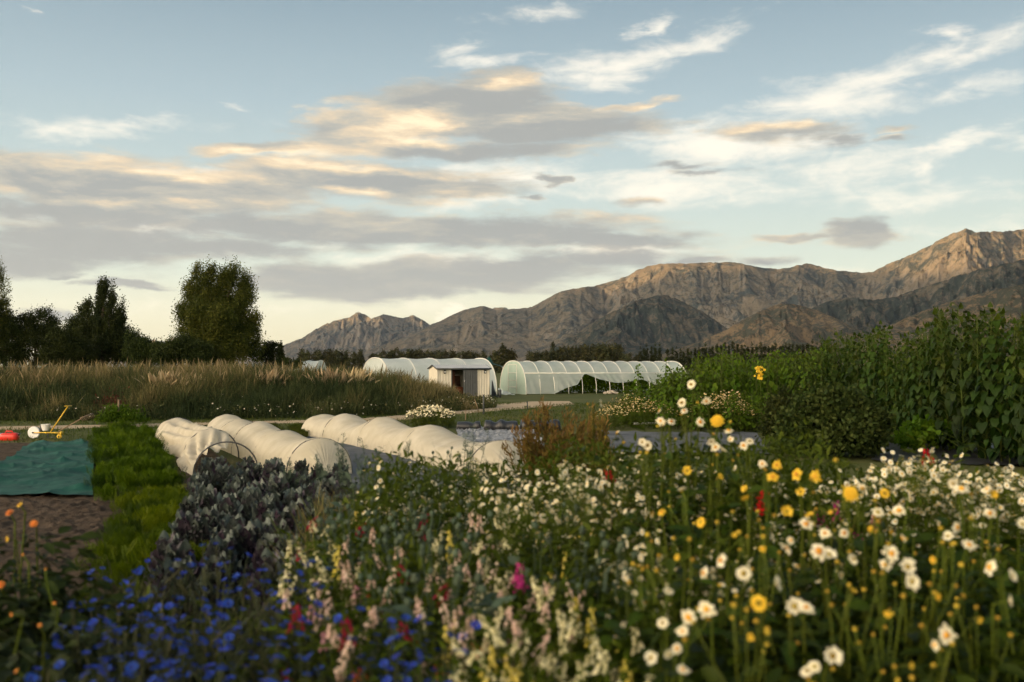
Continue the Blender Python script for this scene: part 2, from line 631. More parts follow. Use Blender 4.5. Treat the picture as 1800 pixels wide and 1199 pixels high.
LIT = [(660, 222, 180, 60, 8), (880, 140, 70, 24), (420, 265, 120, 14), (1130, 186, 80, 12), (760, 250, 150, 16), (250, 302, 340, 18), (620, 300, 240, 14), (1345, 226, 80, 16), (1595, 232, 60, 16), (1160, 350, 60, 10), (180, 352, 200, 12), (640, 340, 60, 10)]
sunny = blobs(UVW, LIT, shapeG)
dG = fmath(nt, 'ADD', shapeG, fmath(nt, 'MULTIPLY_ADD', nA, 2.5, -1.22))
aG = smooth(dG, -0.10, 0.70)
relief = fmath(nt, 'MULTIPLY', fmath(nt, 'SUBTRACT', nA, nB), 2.2)
thin = smooth(dG, 0.95, 0.1)
litf = fmath(nt, 'ADD', fmath(nt, 'MULTIPLY_ADD', nBig, 1.1, -0.50), fmath(nt, 'ADD', fmath(nt, 'MULTIPLY_ADD', fmath(nt, 'MAXIMUM', sunny, -0.15), 0.72, relief), fmath(nt, 'MULTIPLY', thin, 0.40)), clamp=True)
# fewer sunlit patches low over the far ridge
litf = fmath(nt, 'MULTIPLY', litf, smooth(el, 0.02, 0.15))
greyc = ramp(nt, litf, [(0.0, (0.325, 0.33, 0.315)), (0.35, (0.45, 0.425, 0.36)), (0.68, (0.72, 0.57, 0.385)), (1.0, (0.98, 0.80, 0.53))])
nW = noise_tex(nt, vmap(UV, (8, 30, 1), math.radians(-9)), 1.0, 10, 0.62, 0.5)
nW2 = noise_tex(nt, vmap(UV, (40, 70, 1), math.radians(14)), 1.0, 6, 0.6, 0.8)
shapeW = blobs(UVW, WHITE, sunny)
dW = fmath(nt, 'ADD', shapeW, fmath(nt, 'ADD', fmath(nt, 'MULTIPLY_ADD', nW, 3.4, -1.85), fmath(nt, 'MULTIPLY_ADD', nW2, 1.1, -0.55)))
aW = fmath(nt, 'MULTIPLY', smooth(dW, -0.25, 1.25), 0.86)
whitec = ramp(nt, fmath(nt, 'MULTIPLY', el, 2.5, clamp=True), [(0.0, (0.95, 0.86, 0.62)), (0.35, (0.95, 0.87, 0.72)), (1.0, (0.84, 0.80, 0.70))])
c1 = mixc(nt, aW, clear, whitec)
c2 = mixc(nt, fmath(nt, 'MULTIPLY', aG, 0.94), c1, greyc)
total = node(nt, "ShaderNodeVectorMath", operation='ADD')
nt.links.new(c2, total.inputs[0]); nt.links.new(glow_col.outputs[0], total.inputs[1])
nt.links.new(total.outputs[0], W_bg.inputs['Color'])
W_bg.inputs['Strength'].default_value = 0.325
world.cycles.sampling_method = 'MANUAL'
world.cycles.sample_map_resolution = 512

# ------------------------------------------------------------------ render settings
scene.render.engine = 'CYCLES'
cy = scene.cycles
cy.max_bounces = 5; cy.diffuse_bounces = 3; cy.glossy_bounces = 2; cy.transmission_bounces = 4; cy.transparent_max_bounces = 12
cy.volume_bounces = 0
cy.caustics_reflective = False; cy.caustics_refractive = False
cy.sample_clamp_indirect = 4.0
cy.use_adaptive_sampling = True; cy.adaptive_threshold = 0.015
try:
    cy.use_denoising = True
    cy.denoiser = 'OPENIMAGEDENOISE'
    cy.denoising_prefilter = 'ACCURATE'
except Exception:
    pass

# ------------------------------------------------------------------ mountains
def mountain_mat(name, tan, rock, shrub, shrub_amt, sc=1.0):
    m, nt, out = new_mat(name)
    g = node(nt, "ShaderNodeNewGeometry")
    mp = node(nt, "ShaderNodeMapping"); mp.inputs['Scale'].default_value = (0.001 * sc,) * 3
    nt.links.new(g.outputs['Position'], mp.inputs['Vector'])
    v = mp.outputs[0]
    big = noise_tex(nt, v, 3.0, 6, 0.6, 0.4)
    mid = noise_tex(nt, v, 14.0, 8, 0.68, 0.5)
    fine = noise_tex(nt, v, 60.0, 6, 0.7)
    sepn = node(nt, "ShaderNodeSeparateXYZ"); nt.links.new(g.outputs['Normal'], sepn.inputs[0])
    steep = fmath(nt, 'SUBTRACT', 1.0, sepn.outputs[2])
    base = mixc(nt, ramp(nt, fmath(nt, 'MULTIPLY_ADD', fine, 0.5, fmath(nt, 'MULTIPLY', steep, 0.9)), [(0.45, (0, 0, 0)), (0.75, (1, 1, 1))]), tan, rock)
    base = mixc(nt, fmath(nt, 'MULTIPLY', fine, 0.5), base, (tan[0] * 0.55, tan[1] * 0.55, tan[2] * 0.55))
    sm = fmath(nt, 'ADD', fmath(nt, 'MULTIPLY', big, 0.55), fmath(nt, 'ADD', fmath(nt, 'MULTIPLY', mid, 0.95), fmath(nt, 'MULTIPLY_ADD', fine, 0.55, shrub_amt - 0.68)))
    mask = ramp(nt, sm, [(0.45, (0, 0, 0)), (0.57, (1, 1, 1))])
    col = mixc(nt, mask, base, shrub)
    p = node(nt, "ShaderNodeBsdfPrincipled")
    p.inputs['Roughness'].default_value = 0.95; p.inputs['Specular IOR Level'].default_value = 0.05
    nt.links.new(col, p.inputs['Base Color'])
    b = node(nt, "ShaderNodeBump"); b.inputs['Strength'].default_value = 0.9; b.inputs['Distance'].default_value = 30.0 / sc
    nt.links.new(mid, b.inputs['Height']); nt.links.new(b.outputs[0], p.inputs['Normal'])
    nt.links.new(p.outputs[0], out.inputs[0])
    return m


def gullies(x, y, dx_, dy_, seed):
    """Stripes running along the fall line, summed over jittered cells: height and slope of one octave of erosion."""
    ix = np.floor(x); iy = np.floor(y); fx = x - ix; fy = y - iy
    hh = np.zeros_like(x); gx_ = np.zeros_like(x); gy_ = np.zeros_like(x); wt = np.zeros_like(x)
    for i in range(-2, 2):
        for j in range(-2, 2):
            ox_ = _hash(ix - i, iy - j, seed) * .5; oy_ = _hash(ix - i, iy - j, seed + 77) * .5
            qx = fx + i - ox_; qy = fy + j - oy_
            w = np.exp(-2 * (qx * qx + qy * qy)); wt += w
            m = (qx * dx_ + qy * dy_) * 2 * PI
            hh += np.cos(m) * w; s = -np.sin(m) * w
            gx_ += s * dx_; gy_ += s * dy_
    return hh / wt, gx_ / wt, gy_ / wt


def ridge(name, pts, foot, mat, cols=500, rows=110, spur=420.0, carve=0.42, rough=0.02, power=1.25, seed=3, wander=0.12, back=0.35, tile=230.0, cut=46.0, octv=5):
    """A range from its crest (photo column, row, distance) down to its foot (column, distance)."""
    pts = np.array(pts, float); foot = np.array(foot, float)
    u = np.linspace(pts[0, 0], pts[-1, 0], cols)
    py = np.interp(u, pts[:, 0], pts[:, 1]); Yc = np.interp(u, pts[:, 0], pts[:, 2]); Yf = np.interp(u, foot[:, 0], foot[:, 1])
    a = (u - 900) / FPX
    b = np.array([ray(x, y)[1] for x, y in zip(u, py)])
    Yc = Yc * (1 + wander * (fbm(u / 90.0, u * 0 + seed, 4, seed) - 0.5))
    H = np.maximum(b * Yc + EYE, 0.0)
    nb = 14
    t = np.concatenate([-np.linspace(back, 0.03, nb), np.linspace(0, 1, rows) ** 1.15])[:, None]
    Y = np.where(t < 0, Yc + (Yc - Yf) * (-t), Yc + (Yf - Yc) * t)
    X = a[None, :] * Y
    sw = spur
    wx = fbm(X / (sw * 2.2), Y / (sw * 2.2), 3, seed + 40) - 0.5
    wy = fbm(X / (sw * 2.2) + 50, Y / (sw * 2.2), 3, seed + 60) - 0.5
    r = ridged((X + wx * sw * 2.2) / sw, (Y + wy * sw * 2.2) / (sw * 1.8), 3, seed, .4)
    tt = np.clip(t, 0, 1)
    Hs = H[None, :]
    prof = np.where(t < 0, np.clip(1 + t / back, 0, 1) ** 1.2, (1 - tt) ** power)
    amp = carve * Hs * np.clip(tt * 2.2, 0, 1) ** 1.2 * (1 - tt) ** 0.6
    z = Hs * prof - amp * (0.80 - r)
    # erosion along the fall line of what stands so far
    zu, zt = np.gradient(z, axis=1), np.gradient(z, axis=0)
    Xu, Xt = np.gradient(X, axis=1), np.gradient(X, axis=0); Yu, Yt = np.gradient(Y, axis=1), np.gradient(Y, axis=0)
    det = Xu * Yt - Yu * Xt; det = np.where(np.abs(det) < 1e-6, 1e-6, det)
    zx = (zu * Yt - Yu * zt) / det; zy = (Xu * zt - zu * Xt) / det
    g = np.sqrt(zx * zx + zy * zy) + 1e-6; sc = np.minimum(g, 0.9) / g
    ddx, ddy = zy * sc * 1.6, -zx * sc * 1.6
    eh = np.zeros_like(z); ex = np.zeros_like(z); ey = np.zeros_like(z); am = 0.5; fr = 1.0
    for o in range(octv):
        h_, gx_, gy_ = gullies(X / tile * fr, Y / tile * fr, ddx + ey * 1.4, ddy - ex * 1.4, seed + 200 + o)
        eh += h_ * am; ex += gx_ * am * fr * .5; ey += gy_ * am * fr * .5
        am *= 0.52; fr *= 2.0
    fade = np.where(t < 0, 0.0, np.clip(tt * 9, 0.12, 1) * np.clip((1 - tt) * 3.0, 0, 1))
    z += cut * (0.35 + 1.3 * fbm(X / (tile * 5.0), Y / (tile * 5.0), 2, seed + 300)) * eh * fade * np.clip(g / .3, .25, 1.3)
    z += Hs * rough * (fbm(X / (sw * 0.07), Y / (sw * 0.07), 4, seed + 9) - 0.5) * 2 * (prof > 0.001)
    z = np.where(tt >= 0.999, -2.0, z)
    z = np.where(t <= -back + 1e-6, -2.0, z)
    V = np.stack([X, Y, z], -1)
    o = MB().grid(V).build(name, mat, smooth=True)
    return tag(o, kind='structure')


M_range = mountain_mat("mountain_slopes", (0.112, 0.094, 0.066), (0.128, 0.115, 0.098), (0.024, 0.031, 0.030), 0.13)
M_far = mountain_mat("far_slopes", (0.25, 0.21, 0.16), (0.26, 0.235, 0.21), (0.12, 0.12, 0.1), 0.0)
M_foot = mountain_mat("foothill_slopes", (0.080, 0.069, 0.048), (0.082, 0.075, 0.063), (0.017, 0.023, 0.020), 0.20, 1.6)
M_gold = mountain_mat("dry_grass_hill", (0.145, 0.105, 0.062), (0.12, 0.095, 0.064), (0.034, 0.037, 0.027), 0.19, 2.6)

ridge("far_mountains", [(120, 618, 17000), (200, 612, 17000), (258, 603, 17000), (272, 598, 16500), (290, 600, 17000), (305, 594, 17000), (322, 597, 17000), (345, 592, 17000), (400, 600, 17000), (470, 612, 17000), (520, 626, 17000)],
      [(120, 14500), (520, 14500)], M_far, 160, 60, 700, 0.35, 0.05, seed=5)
ridge("mountains", [(470, 640, 10500), (485, 625, 10500), (500, 606, 10500), (528, 596, 10500), (556, 578, 10500), (575, 569, 10500), (596, 562, 10500), (612, 558, 10500), (630, 549, 10500), (642, 553, 10500), (652, 560, 10400), (672, 553, 10400), (690, 555, 10400),
      (708, 560, 10400), (724, 554, 10400), (740, 562, 10300), (756, 571, 10300), (774, 566, 10300), (800, 556, 10300), (840, 560, 10300), (870, 540, 10600), (890, 541, 10600), (905, 556, 10600), (960, 580, 10600), (1020, 610, 10600)],
      [(470, 8200), (1020, 8400)], M_range, 460, 170, 620, 0.45, 0.010, seed=12, tile=330, cut=85)
ridge("mountains", [(560, 648, 7600), (640, 622, 7600), (720, 590, 7600), (770, 566, 7600), (790, 556, 7600), (815, 545, 7600), (830, 541, 7600), (850, 538, 7600), (872, 545, 7600), (905, 543, 7600), (935, 540, 7500), (952, 530, 7500), (986, 512, 7500), (1023, 505, 7400), (1045, 503, 7400), (1067, 497, 7400),
      (1103, 486, 7300), (1122, 474, 7300), (1140, 468, 7300), (1160, 464, 7200), (1177, 463, 7200), (1213, 464, 7200), (1235, 462, 7200), (1257, 461, 7100), (1280, 461, 7100), (1301, 463, 7000), (1345, 471, 7000), (1366, 473, 7000), (1389, 471, 6900), (1419, 463, 6900), (1440, 468, 6900),
      (1463, 474, 6800), (1507, 479, 6800), (1536, 478, 6700), (1580, 457, 6600), (1600, 449, 6500), (1624, 438, 6500), (1650, 424, 6400), (1668, 416, 6400), (1690, 405, 6300), (1701, 402, 6300), (1718, 408, 6300), (1741, 407, 6300), (1765, 407, 6200), (1793, 404, 6200), (1900, 392, 6200), (2100, 400, 6200), (2300, 430, 6200)],
      [(560, 5200), (1000, 4700), (1500, 4300), (2300, 4200)], M_range, 1200, 280, 620, 0.52, 0.010, seed=21, tile=300, cut=50)
ridge("foothills", [(930, 640, 4600), (985, 604, 4600), (1010, 590, 4600), (1050, 562, 4600), (1085, 545, 4600), (1120, 528, 4600), (1150, 521, 4600), (1172, 519, 4600), (1200, 530, 4600), (1235, 548, 4600), (1270, 572, 4600), (1300, 592, 4500), (1340, 612, 4500), (1380, 640, 4500)],
      [(930, 3500), (1380, 3500)], M_foot, 360, 140, 330, 0.45, 0.01, seed=31, power=1.1, tile=210, cut=46)
ridge("foothills", [(1290, 640, 4300), (1350, 590, 4300), (1400, 556, 4300), (1450, 532, 4300), (1490, 522, 4300), (1540, 528, 4300), (1580, 520, 4200), (1640, 500, 4100), (1700, 480, 4000), (1760, 466, 3900), (1800, 456, 3900), (1900, 440, 3900), (2100, 440, 3900), (2300, 480, 3900)],
      [(1290, 3300), (2300, 3100)], M_foot, 480, 150, 330, 0.5, 0.01, seed=37, power=1.15, tile=210, cut=46)
ridge("foothills", [(1100, 645, 3300), (1140, 630, 3300), (1180, 618, 3300), (1230, 600, 3300), (1270, 583, 3300), (1300, 566, 3300), (1340, 545, 3300), (1372, 534, 3300), (1400, 535, 3300), (1440, 547, 3300), (1475, 562, 3300), (1510, 580, 3300), (1550, 602, 3300), (1600, 640, 3300)],
      [(1100, 2500), (1600, 2500)], M_gold, 320, 120, 260, 0.42, 0.008, seed=43, power=1.0, tile=150, cut=27)
ridge("foothills", [(1440, 645, 2700), (1480, 620, 2700), (1530, 588, 2700), (1570, 570, 2700), (1620, 548, 2700), (1680, 528, 2700), (1740, 512, 2700), (1800, 500, 2700), (1950, 480, 2700), (2200, 500, 2700)],
      [(1440, 2000), (2200, 1900)], M_gold, 300, 110, 230, 0.42, 0.008, seed=47, power=1.0, tile=140, cut=24)

# unseen range added to the west, crest shaped to shade valley and lower slopes
def west_shadow_range():
    d = np.array((SUN_H.x, SUN_H.y)); tn = np.array((-d[1], d[0]))
    s = np.linspace(-17000, 17000, 260)
    q = np.linspace(-1, 1, 15)
    S, Q = np.meshgrid(s, q, indexing='ij')
    Hh = np.interp(s, [-17000, -11000, -9400, -7500, -5800, -5100, -4700, -3800, -3350, -3000, 0, 17000], [1100, 1130, 1175, 1260, 1310, 1340, 1500, 1500, 1360, 1360, 1360, 1250]) + 40 * (fbm(s / 2600, s * 0, 4, 77) - 0.5)
    dist = 9000 + 1600 * Q
    X = d[0] * dist + tn[0] * S; Y = d[1] * dist + tn[1] * S
    z = Hh[:, None] * (1 - np.abs(Q)) ** 1.1 - 3
    return tag(MB().grid(np.stack([X, Y, z], -1)).build("hills", M_range, smooth=True), kind='structure')


west_shadow_range()

# ------------------------------------------------------------------ air
m, hn, ho = new_mat("valley_haze")
pv_ = node(hn, "ShaderNodeVolumePrincipled")
pv_.inputs['Color'].default_value = (0.62, 0.76, 0.95, 1); pv_.inputs['Density'].default_value = 1.7e-5; pv_.inputs['Anisotropy'].default_value = 0.2
hn.links.new(pv_.outputs[0], ho.inputs['Volume'])
hz = MB().box((0, 9000, 620), (40000, 24000, 1246)).build("haze", m)
tag(hz, kind='stuff')

# ------------------------------------------------------------------ ground
def ground_mat():
    m, nt, out = new_mat("meadow")
    g = node(nt, "ShaderNodeNewGeometry")
    v = g.outputs['Position']
    f = noise_tex(nt, v, 0.35, 6, 0.65); f2 = noise_tex(nt, v, 9.0, 5, 0.7)
    col = ramp(nt, f, [(0.32, (0.055, 0.075, 0.022)), (0.52, (0.085, 0.095, 0.03)), (0.72, (0.16, 0.13, 0.055))])
    col = mixc(nt, fmath(nt, 'MULTIPLY', f2, 0.7), col, (0.04, 0.05, 0.018))
    p = node(nt, "ShaderNodeBsdfPrincipled"); p.inputs['Roughness'].default_value = 0.95; p.inputs['Specular IOR Level'].default_value = 0.1
    nt.links.new(col, p.inputs['Base Color'])
    b = node(nt, "ShaderNodeBump"); b.inputs['Strength'].default_value = 0.6; b.inputs['Distance'].default_value = 0.03
    nt.links.new(f2, b.inputs['Height']); nt.links.new(b.outputs[0], p.inputs['Normal'])
    nt.links.new(p.outputs[0], out.inputs[0])
    return m


M_ground = ground_mat()
gx = np.array([-30000, -8000, -2000, -400, -60, 0, 60, 400, 2000, 8000, 30000.0])
gy = np.array([-30000, -8000, -2000, -400, -60, 0, 60, 400, 2000, 8000, 30000.0])
GX, GY = np.meshgrid(gx, gy, indexing='ij')
tag(MB().grid(np.stack([GX, GY, GX * 0], -1).transpose(1, 0, 2)).build("ground", M_ground), kind='structure')

M_path = surface("path_gravel", (0.30, 0.23, 0.15), (0.42, 0.34, 0.23), 1.5, 0.95, 0.1, bump=0.5, bscale=30)
M_soil = surface("dark_soil", (0.032, 0.024, 0.017), (0.088, 0.064, 0.044), 5.0, 0.95, 0.1, bump=0.9, bscale=40)


def strip(name, mat, left, right, z, kind='structure', sub=6, rag=0.25, seed=0):
    """A flat strip between two lists of ground points with ragged edges."""
    L = np.array([p[:2] for p in left], float); R = np.array([p[:2] for p in right], float)
    n = len(L); t = np.linspace(0, n - 1, (n - 1) * 14 + 1)
    Li = np.stack([np.interp(t, range(n), L[:, k]) for k in (0, 1)], -1); Ri = np.stack([np.interp(t, range(n), R[:, k]) for k in (0, 1)], -1)
    j = (fbm(t * 3, t * 0 + seed, 4, seed) - 0.5)[:, None] * rag * 2
    j2 = (fbm(t * 3, t * 0 + seed + 9, 4, seed + 3) - 0.5)[:, None] * rag * 2
    d = unit(Ri - Li)
    Li = Li + d * j; Ri = Ri + d * j2
    w = np.linspace(0, 1, sub)[None, :, None]
    P = Li[:, None, :] * (1 - w) + Ri[:, None, :] * w
    V = np.concatenate([P, np.full(P.shape[:2] + (1,), z)], -1)
    o = MB().grid(V).build(name, mat)
    return tag(o, kind=kind) if kind else o


G = lambda px, py: on_ground(px, py)
strip("path", M_path, [G(-150, 759), G(200, 752), G(420, 746), G(620, 743), G(740, 736), G(850, 724), G(960, 715), G(1010, 711)],
      [G(-150, 753), G(200, 746.5), G(420, 741), G(620, 737), G(740, 727), G(840, 713), G(930, 706), G(1000, 705)], 0.004, rag=0.18, seed=2)


def soil(name, corners, nx, ny, amp, seed, furrow=0.0):
    """A dug bed: corners near-left, near-right, far-right, far-left."""
    c = [np.array(p[:2]) for p in corners]
    s = np.linspace(0, 1, nx)[:, None, None]; t = np.linspace(0, 1, ny)[None, :, None]
    P = (c[0] * (1 - s) + c[1] * s) * (1 - t) + (c[3] * (1 - s) + c[2] * s) * t
    X, Y = P[..., 0], P[..., 1]
    e = np.clip(np.minimum.reduce([s[..., 0] + 0 * t[..., 0], 1 - s[..., 0] + 0 * t[..., 0], t[..., 0] + 0 * s[..., 0], 1 - t[..., 0] + 0 * s[..., 0]]) * 14, 0, 1)
    z = 0.006 + e * (amp * (0.4 * fbm(X * 1.2, Y * 1.2, 3, seed) + 0.75 * fbm(X * 13, Y * 13, 4, seed + 5) ** 2))
    o = MB().grid(np.stack([X, Y, z], -1)).build(name, M_soil, smooth=False)
    return tag(o, kind='structure')


soil("soil", [(-5.6, 6.0), (-2.35, 6.0), (-5.7, 14.6), (-9.4, 14.6)], 120, 240, 0.10, 3)
soil("soil", [(-13.8, 14.6), (-6.2, 14.6), (-9.4, 23.6), (-17, 23.6)], 110, 150, 0.07, 8)
soil("soil", [(-4.9, 14.6), (-3.6, 14.6), (-7.7, 24.4), (-8.8, 24.4)], 40, 120, 0.05, 12)

# ------------------------------------------------------------------ built things
M_cream = surface("cream_steel", (0.50, 0.46, 0.37), (0.56, 0.52, 0.42), 3, 0.5, 0.4, bump=0.05)
M_charcoal = surface("charcoal_steel", (0.035, 0.04, 0.04), (0.055, 0.06, 0.06), 4, 0.5, 0.4)
M_roof = surface("grey_roof_steel", (0.30, 0.32, 0.33), (0.38, 0.40, 0.41), 3, 0.45, 0.4)
M_dark = surface("black_plastic", (0.012, 0.013, 0.015), (0.028, 0.03, 0.034), 6, 0.45, 0.5, bump=0.3)
M_brown = surface("brown_board", (0.10, 0.035, 0.015), (0.16, 0.06, 0.028), 5, 0.7, 0.2, stretch=(1, 1, 8))
M_wood = surface("grey_wood", (0.16, 0.11, 0.07), (0.26, 0.19, 0.12), 6, 0.8, 0.2, stretch=(6, 6, 1))
M_greymetal = surface("grey_metal", (0.3, 0.3, 0.3), (0.4, 0.4, 0.4), 5, 0.4, 0.5)
M_pipe = surface("white_pipe", (0.62, 0.60, 0.53), (0.74, 0.72, 0.65), 3, 0.5, 0.4)
M_film = surface("polythene_film", (0.62, 0.69, 0.66), (0.80, 0.84, 0.81), 0.9, 0.35, 0.5, bump=0.15, trans=0.40, transp=0.20)
M_clearfilm = surface("clear_film", (0.56, 0.66, 0.61), (0.76, 0.82, 0.78), 0.9, 0.35, 0.5, bump=0.15, trans=0.35, transp=0.40)
M_endfilm = surface("pale_green_film", (0.45, 0.60, 0.50), (0.60, 0.72, 0.62), 1.2, 0.4, 0.5, trans=0.35, transp=0.15)
M_fleece = surface("crop_fleece", (0.68, 0.62, 0.47), (0.86, 0.80, 0.66), 2.6, 0.9, 0.1, bump=0.45, bscale=9, trans=0.46, transp=0.15)
M_hoop = surface("dark_hoop", (0.05, 0.05, 0.05), (0.09, 0.09, 0.085), 5, 0.5, 0.3)
M_green_net = surface("green_shade_net", (0.004, 0.036, 0.029), (0.012, 0.080, 0.058), 2.0, 0.75, 0.25, bump=0.4, bscale=90)
M_weedmat = surface("weed_mat", (0.048, 0.056, 0.066), (0.115, 0.122, 0.13), 1.3, 0.8, 0.15, bump=0.6, bscale=7)
M_silver = surface("crinkled_sheet", (0.035, 0.042, 0.05), (0.36, 0.37, 0.38), 7.0, 0.5, 0.4, bump=1.0, bscale=12, stretch=(1, 2.2, 1))
M_yellow = surface("yellow_paint", (0.62, 0.38, 0.02), (0.72, 0.46, 0.04), 4, 0.4, 0.4)
M_red = surface("red_plastic", (0.55, 0.02, 0.01), (0.68, 0.035, 0.02), 4, 0.4, 0.5)
M_white = surface("white_plastic", (0.70, 0.70, 0.66), (0.80, 0.80, 0.76), 4, 0.4, 0.4)
M_blue = surface("pale_blue_plastic", (0.35, 0.5, 0.55), (0.45, 0.6, 0.63), 4, 0.4, 0.4)
M_bench = surface("shelf_dark", (0.05, 0.03, 0.02), (0.09, 0.05, 0.03), 4, 0.7, 0.2)
M_lampglass = surface("lamp_glass", (0.55, 0.55, 0.5), (0.6, 0.6, 0.55), 4, 0.2, 0.5)


def ribbed(p0, p1, z0, z1, n, depth=0.018, wall=0.03, gable=None):
    """Ribbed steel sheet from p0 to p1 (plan points), ribs standing out to the right of the way p0 to p1."""
    p0 = np.array(p0, float); p1 = np.array(p1, float); d = p1 - p0; L = np.linalg.norm(d); d = d / L
    nrm = np.array((d[1], -d[0]))
    prof = []
    for k in range(n):
        a = k / n
        for f, o in ((0.0, 0), (0.62, 0), (0.70, 1), (0.90, 1), (0.98, 0)):
            prof.append((a + f / n, o * depth))
    prof.append((1.0, 0))
    V = []
    for (s, o) in prof:
        q = p0 + d * (s * L) + nrm * o
        zt = z1 if gable is None else z1 + gable * (1 - abs(2 * s - 1))
        V.append([(q[0], q[1], z0), (q[0], q[1], zt)])
    mb = MB().grid(np.array(V))
    V2 = [[(p0[0] + d[0] * s * L - nrm[0] * wall, p0[1] + d[1] * s * L - nrm[1] * wall, z0),
           (p0[0] + d[0] * s * L - nrm[0] * wall, p0[1] + d[1] * s * L - nrm[1] * wall, z1 if gable is None else z1 + gable * (1 - abs(2 * s - 1)))] for s, o in prof]
    mb.grid(np.array(V2)[::-1])
    return mb


def garden_shed():
    root = thing("garden_shed", "small cream ribbed steel garden shed with one dark sliding door", "shed", (-4.28, 57.2, 0), math.radians(19.5))
    W, D, Hh, Gb = 3.12, 1.75, 1.72, 0.17
    part = lambda nm, mb, m, par=root, sm=False: mb.build(nm, m, par, sm)
    # front wall either side of the opening (opening 0.78..2.22)
    mb = ribbed((0, 0), (0.83, 0), 0, Hh, 5); part("wall", mb, M_cream)
    mb = ribbed((2.36, 0), (W, 0), 0, Hh, 5); part("wall", mb, M_cream)
    part("wall", ribbed((0, D), (0, 0), 0, Hh, 8, gable=Gb), M_cream)
    part("wall", ribbed((W, 0), (W, D), 0, Hh, 8, gable=Gb), M_cream)
    part("wall", ribbed((W, D), (0, D), 0, Hh, 14), M_cream)
    # corner trims
    for x, y in ((0, 0), (W, 0), (0, D), (W, D)):
        part("corner_trim", MB().box((x, y, Hh / 2), (0.075, 0.075, Hh - 0.02)), M_cream)
    part("floor", MB().box((W / 2, D / 2, 0.02), (W - 0.1, D - 0.1, 0.05)), M_wood)
    # roof: two ribbed slopes with overhang
    rf = MB(); n = 26
    for sgn in (-1, 1):
        V = []
        for k in range(n):
            for f, o in ((0, 0), (0.35, 0), (0.5, 0.022), (0.8, 0.022), (0.95, 0)):
                x = -0.09 + (W + 0.18) * (k + f) / n
                y1 = D / 2; y0 = -0.12 if sgn < 0 else D + 0.12
                V.append([(x, y0, Hh - 0.015 + o), (x, y1, Hh + Gb + 0.035 + o)])
        V = np.array(V); rf.grid(V if sgn < 0 else V[::-1])
        V2 = V.copy(); V2[..., 2] -= 0.03; rf.grid(V2)
    part("roof", rf, M_roof)
    ev = MB().box((W / 2, -0.125, Hh - 0.03), (W + 0.2, 0.035, 0.085))
    for x in (-0.1, W + 0.1):
        for sgn in (-1, 1):
            y0 = -0.12 if sgn < 0 else D + 0.12
            ev.tube([(x, y0, Hh - 0.03), (x, D / 2, Hh + Gb + 0.02)], 0.032, sides=4)
    part("roof_trim", ev, M_charcoal)
    # sliding door, right half of the opening
    dr = ribbed((1.53, -0.05), (2.38, -0.05), 0.02, Hh - 0.06, 6, 0.014)
    dr = part("door", dr, M_charcoal)
    MB().box((1.59, -0.085, 0.98), (0.035, 0.04, 0.12)).tube([(1.55, -0.1, 1.02), (1.66, -0.1, 1.02)], 0.012).build("handle", M_greymetal, dr)
    jb = MB().box((0.85, -0.02, Hh / 2 - 0.03), (0.045, 0.06, Hh - 0.1)).box((1.6, -0.03, Hh - 0.075), (1.6, 0.05, 0.05))
    part("door_frame", jb, M_charcoal)
    # inside: brown back board, shelf and cupboard
    part("inner_board", MB().box((1.05, 0.55, 0.85), (0.30, 0.03, 1.6)), M_brown)
    part("shelf", MB().box((1.42, 0.75, 0.62), (0.62, 0.45, 0.03)).box((1.42, 0.56, 0.33), (0.62, 0.03, 0.55)), M_brown)
    part("inner_panel", MB().box((1.45, 1.2, 0.98), (0.55, 0.03, 0.6)), M_bench)
    for x in (0.42, 2.86):
        lm = part("lamp", MB().box((x, -0.045, 1.52), (0.12, 0.05, 0.20)).box((x, -0.06, 1.625), (0.15, 0.10, 0.02)), M_charcoal)
        g, f = ball(0.042, 5, 8, 1.5)
        MB().raw(g + np.array((x, -0.085, 1.5)), f).build("glass", M_lampglass, lm, True)
    return root


garden_shed()

# dark sheets and board leaning on the right side of the shed
o = thing("leaning_board", "black board leaning against the right side of the shed", "board", (-1.22, 58.35, 0), math.radians(19))
V = np.array([[(0, -0.15, 0), (0.05, -0.1, 1.05)], [(0.32, 0.05, 0), (0.12, 0.05, 0.95)], [(0.48, 0.2, 0), (0.2, 0.3, 0.7)], [(0.5, 0.5, 0), (0.25, 0.5, 0.5)]])
mb = MB().grid(V); V2 = V[::-1].copy(); V2[..., 0] -= 0.04; mb.grid(V2)
mb.build("sheet", M_dark, o)
MB().box((0.55, 0.1, 0.22), (0.16, 0.22, 0.44), rnd=.5).build("block", M_charcoal, o)


def arch(hw, hgt, n, straight=0.0):
    """Profile across a tunnel, from the near foot (+hw) over the ridge to the far foot."""
    P = []
    for k in range(n + 1):
        t = PI * k / n
        c, s = math.cos(t), math.sin(t)
        P.append((math.copysign(abs(c) ** 0.8, c) * hw, abs(s) ** 0.82 * hgt))
    return np.array(P)


